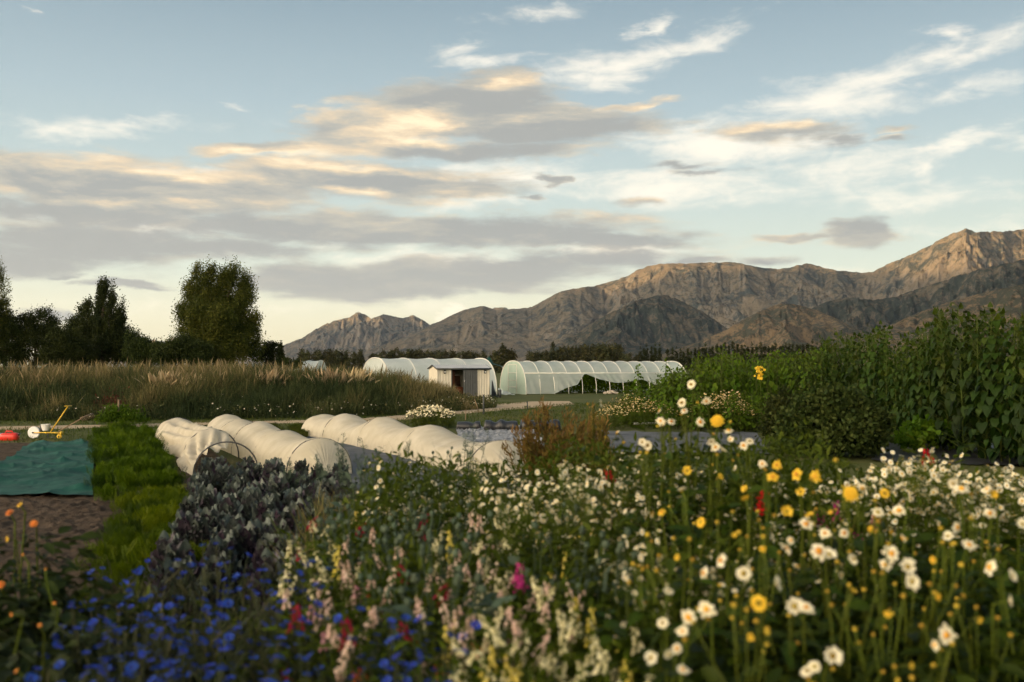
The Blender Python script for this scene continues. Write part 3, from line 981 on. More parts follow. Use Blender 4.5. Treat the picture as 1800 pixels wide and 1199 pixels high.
def polytunnel(name, label, base, az_axis, length, hw, hgt, nh, film_mat, rail_z=None, curtain=None, sag=0.05, seed=0, endfilm=M_endfilm, door=True, group=None):
    """Local x along the axis from the end nearer to the middle of the garden, local +y the far side, -y the near side."""
    root = thing(name, label, "polytunnel", base, az_axis, group)
    r = np.random.default_rng(seed)
    prof = arch(hw, hgt, 26)
    if rail_z is not None:
        # start at the rail on the near side
        k0 = int(np.argmax(prof[:, 1] >= rail_z)); sub = prof[k0:]
    else:
        sub = prof
    xs = np.linspace(0, length, (nh - 1) * 8 + 1)
    V = []
    for x in xs:
        ph = (x / (length / (nh - 1))) % 1.0
        sg = sag * math.sin(PI * ph) ** 1.0
        row = []
        for (c, z) in sub:
            w = (z / hgt)
            nz = 0.03 * (vnoise(x * 1.7, c * 2.0 + 5, seed) - 0.5)
            row.append((x, -c * (1 - sg * 0.35), z * (1 - sg * w) + nz * w))
        V.append(row)
    MB().grid(np.array(V)).build("cover", film_mat, root, True)
    for k in range(nh):
        x = length * k / (nh - 1)
        R = 0.032 if k in (0, nh - 1) else 0.022
        off = 0.0; q_ = 1.004 if k in (0, nh - 1) else 1.0
        MB().tube([(x, -c * q_, z * q_ + off) for c, z in arch(hw, hgt, 22)], R, sides=6).build("hoop", M_pipe, root, True)
    if rail_z is not None:
        k0 = int(np.argmax(prof[:, 1] >= rail_z)); c0, z0 = prof[k0]
        MB().tube([(0, -c0 - 0.03, z0), (length, -c0 - 0.03, z0)], 0.035, sides=6).build("rail", M_pipe, root, True)
        xs2 = np.linspace(0, length, 140); V = []
        low = np.interp(xs2 / length, [p[0] for p in curtain], [p[1] for p in curtain])
        for x, zl in zip(xs2, low):
            row = []
            for j in range(9):
                t = j / 8
                z = z0 + (zl - z0) * t
                yy = -(c0 + (hw - c0) * ((z0 - z) / z0) ** 0.6) - 0.03
                fold = 0.05 * t * math.sin(9 * x + 3 * math.sin(x * 2) - 5 * t) * (1 - min(1, (z0 - zl) / z0) * 0.4) + 0.03 * math.sin(27 * t + 4 * x)
                row.append((x, yy + fold - 0.12 * t * (1 if zl > 0.1 else 0), z))
            V.append(row)
        MB().grid(np.array(V)).build("side_curtain", M_clearfilm, root, True)
    # end walls
    for x, nm in ((0.0, "end_wall"), (length, "end_wall")):
        P = arch(hw * 0.985, hgt * 0.985, 22)
        V = [[(x, -c * s, z * (0.02 + 0.98 * s) if s > 0 else 0.0) for s in (0.0, 0.35, 0.7, 1.0)] for c, z in P]
        ew = MB().grid(np.array(V)).build(nm, endfilm, root, True)
        if door and x == 0:
            fr = MB()
            for y in (-0.75, 0.75):
                fr.tube([(x - 0.03, y, 0), (x - 0.03, y, 1.95)], 0.022, sides=4)
            for z in (0.45, 0.9, 1.4, 1.95):
                fr.tube([(x - 0.03, -0.75, z), (x - 0.03, 0.75, z)], 0.02, sides=4)
            fr.build("door_frame", M_pipe, ew)
    return root


# near polytunnel row: the one behind the shed (axis runs from its right end to the left and a little nearer)
a1 = math.atan2(-0.54, -0.84)
t1 = polytunnel("polytunnel", "long white polytunnel standing behind the cream shed", (-2.15, 66.2, 0), a1, 7.6, 2.15, 2.36, 5, M_film, sag=0.022, seed=4, endfilm=M_film)
a2 = math.atan2(0.38, 0.92)
cur = [(0.0, 0.03), (0.16, 0.02), (0.22, 0.35), (0.30, 0.62), (0.345, 1.30), (0.36, 1.32), (0.44, 0.95), (0.53, 0.72), (0.60, 0.74), (0.70, 0.95), (0.78, 0.55), (0.88, 0.35), (1.0, 0.3)]
t2 = polytunnel("polytunnel", "long clear polytunnel with its side film hanging in swags over open ground", (0.05, 67.4, 0), a2, 12.4, 2.3, 2.2, 13, M_clearfilm, rail_z=1.34, curtain=cur, sag=0.018, seed=9)
# foot skirt of film lying at the right end of the first tunnel
skirt = MB()
V = []
for k in range(14):
    s = k / 13
    V.append([(-0.9 + 1.05 * s + 0.05 * math.sin(k * 2.1), 64.0 - 0.35 * q + 0.1 * math.sin(3 * q + k), 0.42 * (1 - q) ** 1.6 * (1 - s) + 0.03 + 0.02 * math.sin(k + 5 * q)) for q in np.linspace(0, 1, 6)])
tag(skirt.grid(np.array(V)).build("film_skirt", M_film, None, True), "loose white film crumpled on the ground between the two polytunnels", "plastic film")

# far polytunnel just showing above the bank grass
t3 = polytunnel("polytunnel", "distant white polytunnel roof showing above the bank grass left of the others", (-18.4, 96, 0), math.radians(176), 3.4, 2.3, 2.42, 4, M_film, sag=0.03, seed=14, door=False, endfilm=M_film)
# white things on the ground by the open side
for (px, py, w, hh, lb) in ((1010, 690.5, 0.5, 0.05, "flat white crate lid on the grass under the raised tunnel film"), (1040, 681, 0.42, 0.16, "white bag on the grass beneath the first swag of tunnel film"), (1067, 681, 0.38, 0.1, "low white sack on the grass near the pale stone heap")):
    p = G(px, py)
    V, F = ball(0.5, 7, 12)
    V = V * np.array((w, w * 0.8, hh * 2)); V[:, 2] = np.maximum(V[:, 2], 0) + 0.03 * (vnoise(V[:, 0] * 9, V[:, 1] * 9, 3) - .3) * (V[:, 2] > 0)
    ob = MB().raw(V, F).build("white_sack", M_white, None, True); ob.location = p
    tag(ob, lb, "sack")
# heap of pale stones at the end of the open side
heap = MB()
for k in range(34):
    V, F = ball(1, 5, 7)
    sc = rng.uniform(.05, .12)
    V = V * sc * np.array((1.3, 1, .8)) * (1 + .3 * (vnoise(V[:, 0] * 2 + k, V[:, 1] * 2, k)[:, None] - .5))
    a = rng.uniform(0, 2 * PI); rr = .45 * math.sqrt(rng.uniform())
    heap.raw(V + np.array((rr * math.cos(a), rr * .6 * math.sin(a), .04 + .28 * (1 - rr / .5) * rng.uniform(.3, 1))), F)
M_stone = surface("pale_stone", (0.25, 0.22, 0.17), (0.42, 0.37, 0.3), 6, .9, .1)
ob = heap.build("stone_heap", M_stone); ob.location = G(1074, 693); tag(ob, "heap of pale stones beside the open tunnel side", "stone heap")
# green net canopy between the tunnels
gs = thing("net_shelter", "green shade net canopy showing between the two polytunnels", "shelter", (-1.7, 78, 0))
V = [[(x, y, 2.12 - 0.25 * abs(x) ** 1.5 - .08 * abs(y) + (.55 * math.exp(-((x + .1) / .22) ** 2) if abs(y) < .8 else 0)) for y in (-1.2, -.4, .4, 1.2)] for x in np.linspace(-1.0, 1.1, 22)]
MB().grid(np.array(V)).build("canopy", M_green_net, gs, True)
for x in (-.9, 1.0):
    for y in (-1.1, 1.1):
        MB().tube([(x, y, 0), (x, y, 1.8)], .03).build("pole", M_pipe, gs)

# ------------------------------------------------------------------ low fleece tunnels
def hoop_pts(c, across, hw, h, n=20):
    return [(c[0] + across[0] * hw * math.cos(t), c[1] + across[1] * hw * math.cos(t), h * math.sin(t) ** 0.85 if 0 < t < PI else 0.0) for t in [PI * k / n for k in range(n + 1)]]


def fleece_tunnel(label, hoops, hw, sag, seed, near_end=True, far_end=True, cover_to=None, slump=None):
    """hoops: list of (photo column of the top, photo row of the top, distance)."""
    tops = [at(*h) for h in hoops]
    base = Vector((tops[-1].x, tops[-1].y, 0))
    root = thing("fleece_tunnel", label, "crop tunnel", base, 0, "low fleece tunnels in the garden beds")
    C_ = [np.array((t.x - base.x, t.y - base.y)) for t in tops]; Hs = [t.z for t in tops]
    ax = unit((C_[0] - C_[-1])[None])[0]; across = np.array((ax[1], -ax[0]))   # right of the axis seen from the near end
    for i, (c, h) in enumerate(zip(C_, Hs)):
        MB().tube(hoop_pts(c, across, hw, h), 0.014, sides=6).build("hoop", M_hoop, root, True)
    n = len(C_); V = []; NA = 26
    seg = 22
    smax = (n - 1) if cover_to is None else cover_to
    S = np.linspace(0, smax, int(smax * seg) + 1)
    for s in S:
        i = min(int(s), n - 2); f = s - i
        c = C_[i] * (1 - f) + C_[i + 1] * f
        hh = Hs[i] * (1 - f) + Hs[i + 1] * f
        sg = sag * (.65, 1.25, .85, 1.1, .7)[i % 5] * math.sin(PI * f) ** 1.1
        row = []
        for k in range(NA + 1):
            t = PI * k / NA
            tmax = PI
            if slump is not None:
                # the fleece has slipped to the left: its right edge climbs the hoop towards the near end
                tstart = np.interp(s, [0, 0.25, smax], [0.0, 0.35, PI * 0.52])
                t = tstart + (PI - tstart) * k / NA
            x = math.cos(t); z = math.sin(t) ** 0.85 if 0 < t < PI else 0.0
            w = hw * (1.012 + 0.05 * sg * abs(x)) ; zz = (hh + 0.012) * z * (1 - sg * (0.4 + 0.6 * z))
            q = vnoise(s * 3.1 + seed, k * 0.45, seed) - 0.5; q2 = vnoise(s * 13 + seed + k * .35, k * 0.22, seed + 3) - 0.5
            am = (0.045 if slump is not None else 0.020 * (1 + 1.2 * abs(2 * f - 1) ** 4))
            if slump is not None:
                dr = 0.10 * math.sin(PI * f) * (1 - z)
                w += dr * 0.6; am *= 1 + 1.2 * math.sin(PI * min(1, f))
                q2 += 0.6 * math.sin(k * 1.1 + 7 * math.sin(s * 1.4))
            jut = am * (q + 0.7 * q2) * (0.4 + math.sin(PI * f))
            px_ = across * (w * x + jut * x) 
            row.append((c[0] + px_[0], c[1] + px_[1], max(0.004, zz + jut * z)))
        V.append(row)
    mb = MB().grid(np.array(V))
    def end_cap(c, h, sgn, dist):
        knot = c + ax * sgn * dist
        rows = []
        P = hoop_pts(c, across, hw * 1.012, h + 0.012, NA * 2)
        for k, p in enumerate(P):
            row = []
            for q in np.linspace(0, 1, 9):
                tgt = np.array((knot[0], knot[1], 0.03))
                pp = np.array(p) * (1 - q) + tgt * q
                pp[2] += 0.10 * math.sin(PI * q) * (p[2] / h) 
                pl = 0.018 * math.sin(k * 2.3) * math.sin(PI * min(1, q * 1.1)) * q
                pp[:2] += across * pl; pp[2] = max(0.004, pp[2] + pl)
                row.append(pp)
            rows.append(row)
        mb.grid(np.array(rows))
    if near_end: end_cap(C_[-1], Hs[-1], -1, 0.55)
    if far_end: end_cap(C_[0], Hs[0], 1, 0.5)
    mb.build("cover", M_fleece, root, True)
    return root


fleece_tunnel("slumped cream fleece tunnel with two bare hoops at its near end", [(312, 735, 23.4), (372, 755, 19.4), (398, 777, 16.4)], 0.52, 0.30, 5, near_end=False, slump=True)
fleece_tunnel("cream fleece tunnel of five hoops between the slumped tunnel and the long one", [(400, 729.5, 24.8), (423, 738, 22.6), (455, 742, 20.8), (497, 757, 18.8), (562, 771, 16.5)], 0.55, 0.13, 8)
fleece_tunnel("longest cream fleece tunnel with sagging humps beside the grey weed mat", [(568, 729, 26.6), (609, 728, 24.8), (674, 734, 22.6), (757, 748, 20.0), (880, 775, 16.6)], 0.60, 0.27, 13)

# ------------------------------------------------------------------ sheets on the ground
def sheet(name, label, cat, mat, corners, nx, ny, amp, seed, z0=0.012, wr=(1.5, 4.0), smooth_=True):
    c = [np.array(p[:2]) for p in corners]
    s = np.linspace(0, 1, nx)[:, None, None]; t = np.linspace(0, 1, ny)[None, :, None]
    P = (c[0] * (1 - s) + c[1] * s) * (1 - t) + (c[3] * (1 - s) + c[2] * s) * t
    P = P + 0.05 * np.stack([fbm(P[..., 1] * 1.3, P[..., 0] * .2, 3, seed), fbm(P[..., 0] * 1.3, P[..., 1] * .2, 3, seed + 1)], -1)
    X, Y = P[..., 0], P[..., 1]
    z = z0 + amp * (ridged(X * wr[0] + Y * wr[0] * 0.5, Y * wr[1] * 0.35 - X * 0.3, 3, seed) ** 2 + 0.25 * fbm(X * 6, Y * 6, 3, seed + 2))
    o = MB().grid(np.stack([X, Y, z], -1)).build(name, mat, None, smooth_)
    return tag(o, label, cat)


sheet("shade_cloth", "teal green shade cloth laid over a soil bed by the leafy green row", "ground sheet", M_green_net,
      [G(-80, 882), G(157, 881), G(164, 785), G(52, 786)], 70, 150, 0.14, 21, z0=0.07, wr=(0.9, 2.4))
sheet("weed_mat", "blue grey weed mat spread between the fleece tunnels", "ground sheet", M_weedmat,
      [G(600, 872), G(1010, 872), G(925, 776), G(528, 764)], 90, 120, 0.035, 25)
sheet("weed_mat", "blue grey weed mat behind the white dahlias and under the chamomile bank", "ground sheet", M_weedmat,
      [G(1040, 800), G(1350, 800), G(1330, 764), G(1040, 760)], 80, 90, 0.06, 29, z0=0.02)
sheet("crinkled_sheet", "shiny crinkled grey plastic sheet beyond the longest fleece tunnel", "ground sheet", M_silver,
      [G(806, 783), G(960, 790), G(935, 751), G(800, 755)], 120, 90, 0.10, 33, wr=(4, 14), smooth_=False)
sheet("black_sheet", "black plastic mulch sheet at the foot of the tall leafy hedge", "ground sheet", M_dark,
      [G(1530, 812), G(1990, 830), G(1960, 762), G(1570, 766)], 80, 60, 0.06, 37)


def roll(label, pa, pb, r, seed):
    a, b = np.array(pa), np.array(pb); n = 22; V = []
    for i in range(n):
        s = i / (n - 1); c = a * (1 - s) + b * s
        d = unit((b - a)[None])[0]; nn = np.array((-d[1], d[0], 0))
        rr = r * (0.85 + 0.4 * vnoise(np.array([s * 6 + seed]), np.array([.5]), seed)[0]) * (1 if 0 < i < n - 1 else .3)
        V.append([c + nn * rr * 1.3 * math.cos(t) + np.array((0, 0, rr * .9 + rr * math.sin(t) * .95)) for t in np.linspace(0, 2 * PI, 12, endpoint=False)])
    o = MB().grid(np.array(V), closed=True).build("plastic_roll", M_dark, None, True)
    return tag(o, label, "plastic roll")


roll("black plastic roll lying right behind the white daisy bush", G(802, 757), G(846, 757), 0.13, 1)
roll("humped black plastic roll in the middle of the row of three", G(850, 758), G(912, 758), 0.15, 4)
roll("black plastic roll at the foot of the reddish amaranth", G(914, 758), G(985, 757), 0.15, 7)
ob = MB().box((0, 0, 0.04), (0.75, 0.25, 0.06)).build("white_board", M_white); ob.location = G(1566, 776) + Vector((0, 0, .02)); ob.rotation_euler = (0, 0.05, -.1)
tag(ob, "white board lying on the black plastic below the dark bush", "board")
ob = MB().box((0, 0, 0.03), (0.7, 0.2, 0.05)).build("white_board", M_white); ob.location = G(1132, 747) + Vector((0, 0, .02)); ob.rotation_euler = (0, 0, .1)
tag(ob, "thin white board in front of the dried chamomile clump", "board")

# posts
def post(label, px, py, hgt, r=0.03, lean=0.0, mat=M_charcoal):
    p = G(px, py)
    o = MB().tube([(0, 0, -0.05), (lean * hgt * .5, 0, hgt * .5), (lean * hgt, 0.02, hgt)], r, r * .8, 6).box((lean * hgt, 0.02, hgt + .005), (r * 2.4, r * 2.4, .02)).build("post", mat)
    o.location = p
    return tag(o, label, "post")


post("black steel post at the edge of the sandy track", 850, 729, 0.74, 0.04)
post("thin leaning stake just left of the black post", 842, 724, 0.5, 0.022, -0.35, M_wood)
post("short stake in the grass above the black plastic rolls", 818, 739, 0.34, 0.02, 0.05, M_wood)
post("small dark stake standing on the sandy track left of the amaranth", 927, 719, 0.30, 0.03, 0.0)
post("grey post hidden in the green weeds by the left track", 208, 748, 0.78, 0.035, 0, M_wood)

# ------------------------------------------------------------------ wheel seeder, rake, fuel can
def seeder():
    b = G(84, 771)
    root = thing("wheel_seeder", "yellow push seeder with a white front wheel on the lawn", "seeder", b, math.radians(-4))
    k = 1.0
    def wheel(x, R, w):
        V = [];
        for (rr, ww) in ((0.02, .5), (R * .75, .35), (R * .93, .5), (R, .42), (R, -.42), (R * .93, -.5), (R * .75, -.35), (0.02, -.5)):
            V.append([(x + rr * math.cos(t), ww * w, R + rr * math.sin(t)) for t in np.linspace(0, 2 * PI, 28, endpoint=False)])
        return MB().grid(np.array(V), closed=True)
    w = wheel(-0.36, 0.15, 0.06).build("front_wheel", M_white, root, True)
    MB().tube([(-0.36, -.07, .15), (-0.36, .07, .15)], .02, sides=8).build("hub", M_charcoal, w)
    w = wheel(0.30, 0.06, 0.04).build("rear_wheel", M_yellow, root, True)
    MB().tube([(0.30, -.05, .06), (0.30, .05, .06)], .012, sides=8).build("hub", M_charcoal, w)
    fr = MB()
    for y in (-.085, .085):
        fr.tube([(-.36, y * .6, .15), (.1, y * .6, .15), (.36, y * .6, .14)], .012, sides=5)
    fr.box((-.02, 0, .15), (.05, .12, .03)).box((.22, 0, .15), (.05, .12, .03)).box((.36, 0, .14), (.03, .13, .09))
    fr.build("frame", M_yellow, root)
    hp = np.array([[(sx * (.09 if i else .055) - .06, sy * (.08 if i else .05), .20 + .16 * i) for sx, sy in ((-1, -1), (1, -1), (1, 1), (-1, 1))] for i in (0, 1)])
    MB().grid(hp, closed=True).raw(hp[1] - np.array((0, 0, .01)), [(0, 1, 2, 3)]).raw(hp[0], [(3, 2, 1, 0)]).build("hopper", M_white, root)
    MB().tube([(-.19, 0, .15), (-.20, 0, .34)], .02, sides=6).box((-.16, -.04, .25), (.04, .02, .16)).build("seed_plate", M_charcoal, root)
    hd = MB().tube([(.06, 0, .15), (.28, .0, .47), (.52, 0, .82)], .016, sides=6)
    hd.tube([(.52, -.16, .82), (.52, .16, .82)], .015, sides=6)
    hd.build("handle", M_yellow, root)
    MB().box((.0, 0, .075), (.02, .03, .13)).tube([(.02, 0, .03), (.2, 0, .03)], .008).build("furrow_opener", M_charcoal, root)
    return root


seeder()
rk = thing("rake", "wooden hay rake with its head raised behind the yellow seeder", "rake", G(92, 768) + Vector((0, .35, 0)), 0.0)
MB().tube([(0, 0, .12), (.45, .15, .40), (.62, .2, .50)], .016, sides=6).build("handle", M_wood, rk)
rh = MB().tube([(.56, .02, .46), (.72, .40, .56)], .022, sides=5)
for q in np.linspace(0, 1, 9):
    p = np.array((.56, .02, .46)) * (1 - q) + np.array((.72, .40, .56)) * q
    rh.tube([p, p + np.array((.06, -.01, -.08))], .008, sides=4)
rh.build("head", M_wood, rk)

fc = thing("fuel_can", "red plastic fuel can lying on the lawn beside the seeder", "fuel can", G(17, 774), 0.1)
V = []
for z, sx, sy in ((0, .19, .12), (.02, .21, .14), (.12, .21, .14), (.17, .19, .12), (.18, .14, .08)):
    V.append([(sx * math.copysign(abs(math.cos(t)) ** .5, math.cos(t)), sy * math.copysign(abs(math.sin(t)) ** .5, math.sin(t)), z) for t in np.linspace(0, 2 * PI, 20, endpoint=False)])
V = np.array(V)
MB().grid(V, closed=True).raw(V[-1], [tuple(range(20))]).build("can_body", M_red, fc, True)
MB().tube([(-.10, 0, .17), (-.08, 0, .225), (.05, 0, .225), (.08, 0, .17)], .018, sides=6).build("handle", M_red, fc, True)
MB().tube([(.19, 0, .12), (.25, 0, .17)], .028, .018, 8).build("spout", M_charcoal, fc, True)
ob = MB().tube([(0, 0, 0), (0, 0, .02), (0, 0, .14), (0, 0, .16)], .1, .115, 14).build("bucket", M_blue); ob.location = G(-4, 773)
tag(ob, "pale blue tub beside the red fuel can", "tub")

# ------------------------------------------------------------------ trees
M_bark = surface("bark", (0.045, 0.035, 0.025), (0.09, 0.07, 0.05), 6, .95, .1, bump=.8, stretch=(4, 4, 1))
L_willow = foliage("willow_leaves", [(0.020, 0.030, 0.009), (0.065, 0.075, 0.020), (0.13, 0.125, 0.036)], .25)
L_poplar = foliage("poplar_leaves", [(0.018, 0.030, 0.013), (0.045, 0.062, 0.024), (0.085, 0.10, 0.036)], .25)
L_dark = foliage("dark_tree_leaves", [(0.014, 0.022, 0.009), (0.032, 0.044, 0.015), (0.065, 0.076, 0.026)], .22)
L_pine = foliage("pine_needles", [(0.018, 0.025, 0.012), (0.04, 0.045, 0.018), (0.085, 0.07, 0.025)], .15)
L_spire = foliage("spire_leaves", [(0.022, 0.03, 0.015), (0.045, 0.052, 0.022)], .15)


def crown_clumps(lumps, n_clumps, r):
    """Clump centres inside a union of ellipsoids (cx, cy, cz, rx, ry, rz), mostly near their skins."""
    out = []; wts = np.array([l[3] * l[4] + l[5] * l[3] for l in lumps]); wts = wts / wts.sum()
    for l, n in zip(lumps, np.maximum(3, (wts * n_clumps)).astype(int)):
        d = unit(r.normal(size=(n, 3))); rad = r.uniform(0.25, 1.0, n) ** 0.42
        out.append(np.array(l[:3]) + d * rad[:, None] * np.array(l[3:6]))
    return np.concatenate(out)


def make_tree(name, lumps, hgt, trunk_r, leaf_mat, n_clumps, per, leaf_l, leaf_w, spread, droop, seed, T=QUADLEAF, limbs=9, trunk_top=0.75, up=0.0):
    r = np.random.default_rng(seed)
    root = thing(name, None, "tree")
    C_ = crown_clumps(lumps, n_clumps, r)
    tk = MB()
    tp = [(0, 0, -.2)]
    for k in range(1, 6):
        tp.append((.04 * hgt * r.normal() * .25 * k / 5, .02 * r.normal() * hgt * .25, hgt * trunk_top * k / 5))
    tk.tube(tp, trunk_r, trunk_r * .25, 7)
    for k in r.choice(len(C_), min(limbs, len(C_)), replace=False):
        c = C_[k]; z0 = min(max(0.15 * hgt, c[2] * .55), hgt * trunk_top * .9)
        b = np.array((np.interp(z0, [p[2] for p in tp], [p[0] for p in tp]), np.interp(z0, [p[2] for p in tp], [p[1] for p in tp]), z0))
        m = (b + c) / 2 + np.array((0, 0, .08 * hgt * r.uniform()))
        tk.tube([b, m, c], trunk_r * .35, trunk_r * .06, 5)
    tk.build("trunk", M_bark, root, True)
    N = len(C_) * per
    cen = np.repeat(C_, per, 0)
    size = np.repeat(r.uniform(.6, 1.3, len(C_)), per)[:, None]
    off = r.normal(size=(N, 3)) * np.array(spread) * size
    off[:, 2] -= np.abs(r.normal(size=N)) * droop * size[:, 0]
    P = cen + off
    P = P[P[:, 2] > 0.1]
    N = len(P)
    d = rand_dirs(N, r) * .8 + np.array((0, 0, up - droop * 1.2))
    tint = np.clip(np.repeat(r.uniform(.1, .9, len(C_)), per)[:N] * .7 + r.normal(size=N) * .14 + .15, 0, 1)
    mb = MB()
    leaves(mb, P, d, leaf_l * r.uniform(.6, 1.3, N), leaf_w * r.uniform(.6, 1.3, N), tint, T, normal=rand_dirs(N, r))
    mb.build("crown", leaf_mat, root)
    return root


def stand(o, px, Y, label, group=None, rz=0.0, s=1.0):
    p = at(px, 640, Y); o.location = (p.x, p.y, 0); o.rotation_euler = (0, 0, rz); o.scale = (s, s, s)
    o['label'] = label
    if group: o['group'] = group
    return o


# big weeping tree
Yt = 84.0; sc_ = Yt / FPX
def lump(px, py, rx, rz_, ox, depth=0.0, ry=None):
    """Crown lump from photo pixels relative to a trunk column ox."""
    z = EYE + (645 - py) * sc_
    return ((px - ox) * sc_, depth, z, rx * sc_, (ry or rx) * sc_, rz_ * sc_)


ox = 388
willow = make_tree("willow_tree", [lump(358, 512, 30, 40, ox), lump(402, 506, 34, 38, ox, 1), lump(342, 550, 24, 30, ox), lump(385, 560, 40, 52, ox, .4), lump(428, 545, 18, 36, ox), lump(436, 590, 24, 36, ox), lump(348, 600, 18, 30, ox), lump(414, 596, 34, 34, ox, -1.6), lump(378, 606, 36, 30, ox), lump(319, 536, 8, 15, ox), lump(322, 575, 8, 24, ox), lump(346, 478, 9, 14, ox), lump(366, 474, 10, 12, ox), lump(398, 474, 16, 12, ox), lump(452, 570, 9, 22, ox), lump(400, 560, 26, 22, ox, -2.6), lump(362, 545, 20, 18, ox, -2.2)],
                   10.2, .42, L_willow, 520, 200, .22, .075, (.27, .27, .36), .45, 51)
stand(willow, ox, Yt, "big rounded weeping tree standing alone in the middle of the tree line", "trees beyond the grass bank")
ox = 182
pop = make_tree("poplar_tree", [lump(181, 530, 7, 36, ox), lump(171, 555, 9, 40, ox, .5), lump(196, 556, 7, 42, ox), lump(186, 580, 32, 48, ox), lump(160, 575, 20, 46, ox), lump(210, 580, 14, 44, ox), lump(222, 600, 12, 34, ox), lump(185, 612, 48, 30, ox), lump(184, 505, 3, 14, ox), lump(176, 515, 3, 16, ox), lump(197, 518, 3, 18, ox), lump(215, 545, 4, 22, ox), lump(240, 622, 20, 22, ox)],
                9.2, .35, L_poplar, 360, 180, .17, .09, (.15, .15, .34), .05, 53, up=.6)
stand(pop, ox, Yt, "tall pointed dark poplar clump left of the big rounded tree", "trees beyond the grass bank")
ox = 142
fir = make_tree("dark_tree", [lump(150, 545, 10, 18, ox), lump(138, 562, 14, 14, ox), lump(130, 580, 16, 22, ox), lump(140, 610, 30, 34, ox), lump(128, 568, 10, 8, ox)], 5.6, .22, L_dark, 130, 70, .2, .11, (.22, .22, .22), .05, 55)
stand(fir, ox, Yt + 3, "small dark tree with clumped branches just left of the pointed poplar", "trees beyond the grass bank")
for i, (px, lumps, seed, lb, Yx) in enumerate([
        (62, [lump(70, 568, 26, 20, 62), lump(45, 580, 24, 22, 62), lump(85, 590, 24, 26, 62), lump(60, 612, 44, 34, 62)], 57, "broad dark round tree between the birch and the poplar clump", 80),
        (8, [lump(5, 575, 22, 26, 8), lump(15, 605, 30, 36, 8), lump(-15, 560, 30, 40, 8)], 59, "dark bushy tree under the drooping birch at the left edge", 79),
        (110, [lump(112, 605, 26, 28, 110), lump(98, 620, 26, 22, 110), lump(130, 622, 26, 22, 110)], 61, "low dark round shrub tree below the poplar clump", 78),
        (262, [lump(255, 618, 24, 20, 262), lump(282, 622, 24, 16, 262), lump(240, 610, 18, 26, 262)], 63, "low dark shrubs filling the gap left of the big rounded tree", 80),
        (322, [lump(318, 612, 22, 20, 322), lump(300, 624, 22, 14, 322), lump(345, 620, 22, 18, 322)], 65, "low dark shrub at the left foot of the big rounded tree", 79)]):
    t = make_tree("dark_tree", lumps, max(l[2] for l in lumps) + .5, .2, L_dark, 190, 120, .16, .085, (.24, .24, .22), .08, seed)
    stand(t, px, Yx, lb, "trees beyond the grass bank")
birch = make_tree("birch_tree", [lump(-6, 480, 16, 20, -12), lump(6, 510, 9, 30, -12), lump(0, 540, 14, 34, -12), lump(-20, 520, 26, 50, -12), lump(-30, 580, 40, 50, -12)], 10.4, .2, L_willow, 150, 70, .16, .055, (.13, .13, .45), .75, 67)
stand(birch, -12, Yt - 6, "drooping birch tree with thin hanging branches at the left edge", "trees beyond the grass bank")
t = make_tree("small_tree", [lump(473, 612, 13, 12, 472), lump(470, 625, 16, 14, 472), lump(482, 604, 5, 6, 472)], 2.9, .12, L_dark, 60, 60, .2, .1, (.18, .18, .18), .05, 69)
stand(t, 472, Yt + 4, "small loose tree right of the big rounded tree", "trees beyond the grass bank")
t = make_tree("conifer_tree", [lump(493, 628, 6, 12, 493), lump(493, 618, 4, 10, 493), lump(493, 609, 2.5, 7, 493)], 2.6, .08, L_poplar, 60, 50, .16, .08, (.1, .1, .16), 0, 71, up=.6)
stand(t, 493, Yt + 6, "narrow little conifer right of the small loose tree", "trees beyond the grass bank")
t = make_tree("shrub", [lump(500, 638, 16, 8, 500), lump(520, 640, 12, 6, 500)], 1.3, .08, L_dark, 40, 50, .2, .1, (.2, .2, .12), 0, 73)
t['category'] = "shrub"
stand(t, 500, Yt + 2, "low dark shrub under the narrow little conifer", "trees beyond the grass bank")

# the distant windbreaks
def far_proto(name, kind, seed):
    r = np.random.default_rng(seed)
    if kind == "pine":
        H_ = 10.0
        lumps = [(r.normal() * .4, r.normal() * .3, z, w, w, 1.5) for z, w in ((2.2, 1.7), (4, 2.0), (5.8, 1.9), (7.4, 1.5), (8.8, .9))]
        return make_tree(name, lumps, H_, .25, L_pine, 60, 14, .9, .5, (.35, .35, .35), .1, seed, limbs=3)
    H_ = 11.0
    lumps = [(r.normal() * .05, r.normal() * .05, z, w, w, 1.6) for z, w in ((1.8, .55), (3.6, .75), (5.4, .75), (7.2, .6), (8.8, .42), (10.2, .2))]
    return make_tree(name, lumps, H_, .15, L_spire, 46, 14, .75, .32, (.14, .14, .4), 0, seed, limbs=2, up=.8)


pines = [far_proto("pine_tree", "pine", 80 + k) for k in range(4)]
spires = [far_proto("lombardy_poplar", "poplar", 90 + k) for k in range(4)]
index_kids()
used = set()
PINE_L = "rounded dark green tree in the far windbreak behind the polytunnels"
rr = np.random.default_rng(5)
def pine_row(x0, x1, step, Y, top0, top1, jit=3):
    x = x0
    while x < x1:
        pr = pines[rr.integers(4)]
        top = top0 + (top1 - top0) * (x - x0) / (x1 - x0) + rr.normal() * jit * .6
        p = at(x, 640, Y * rr.uniform(.97, 1.03)); hh = EYE + (645 - top) * p.y / FPX
        place(pr, used, (p.x, p.y, 0), rr.uniform(0, 6), hh / 9.8, PINE_L, "far windbreak trees behind the polytunnels")
        x += step * rr.uniform(.6, 1.4)


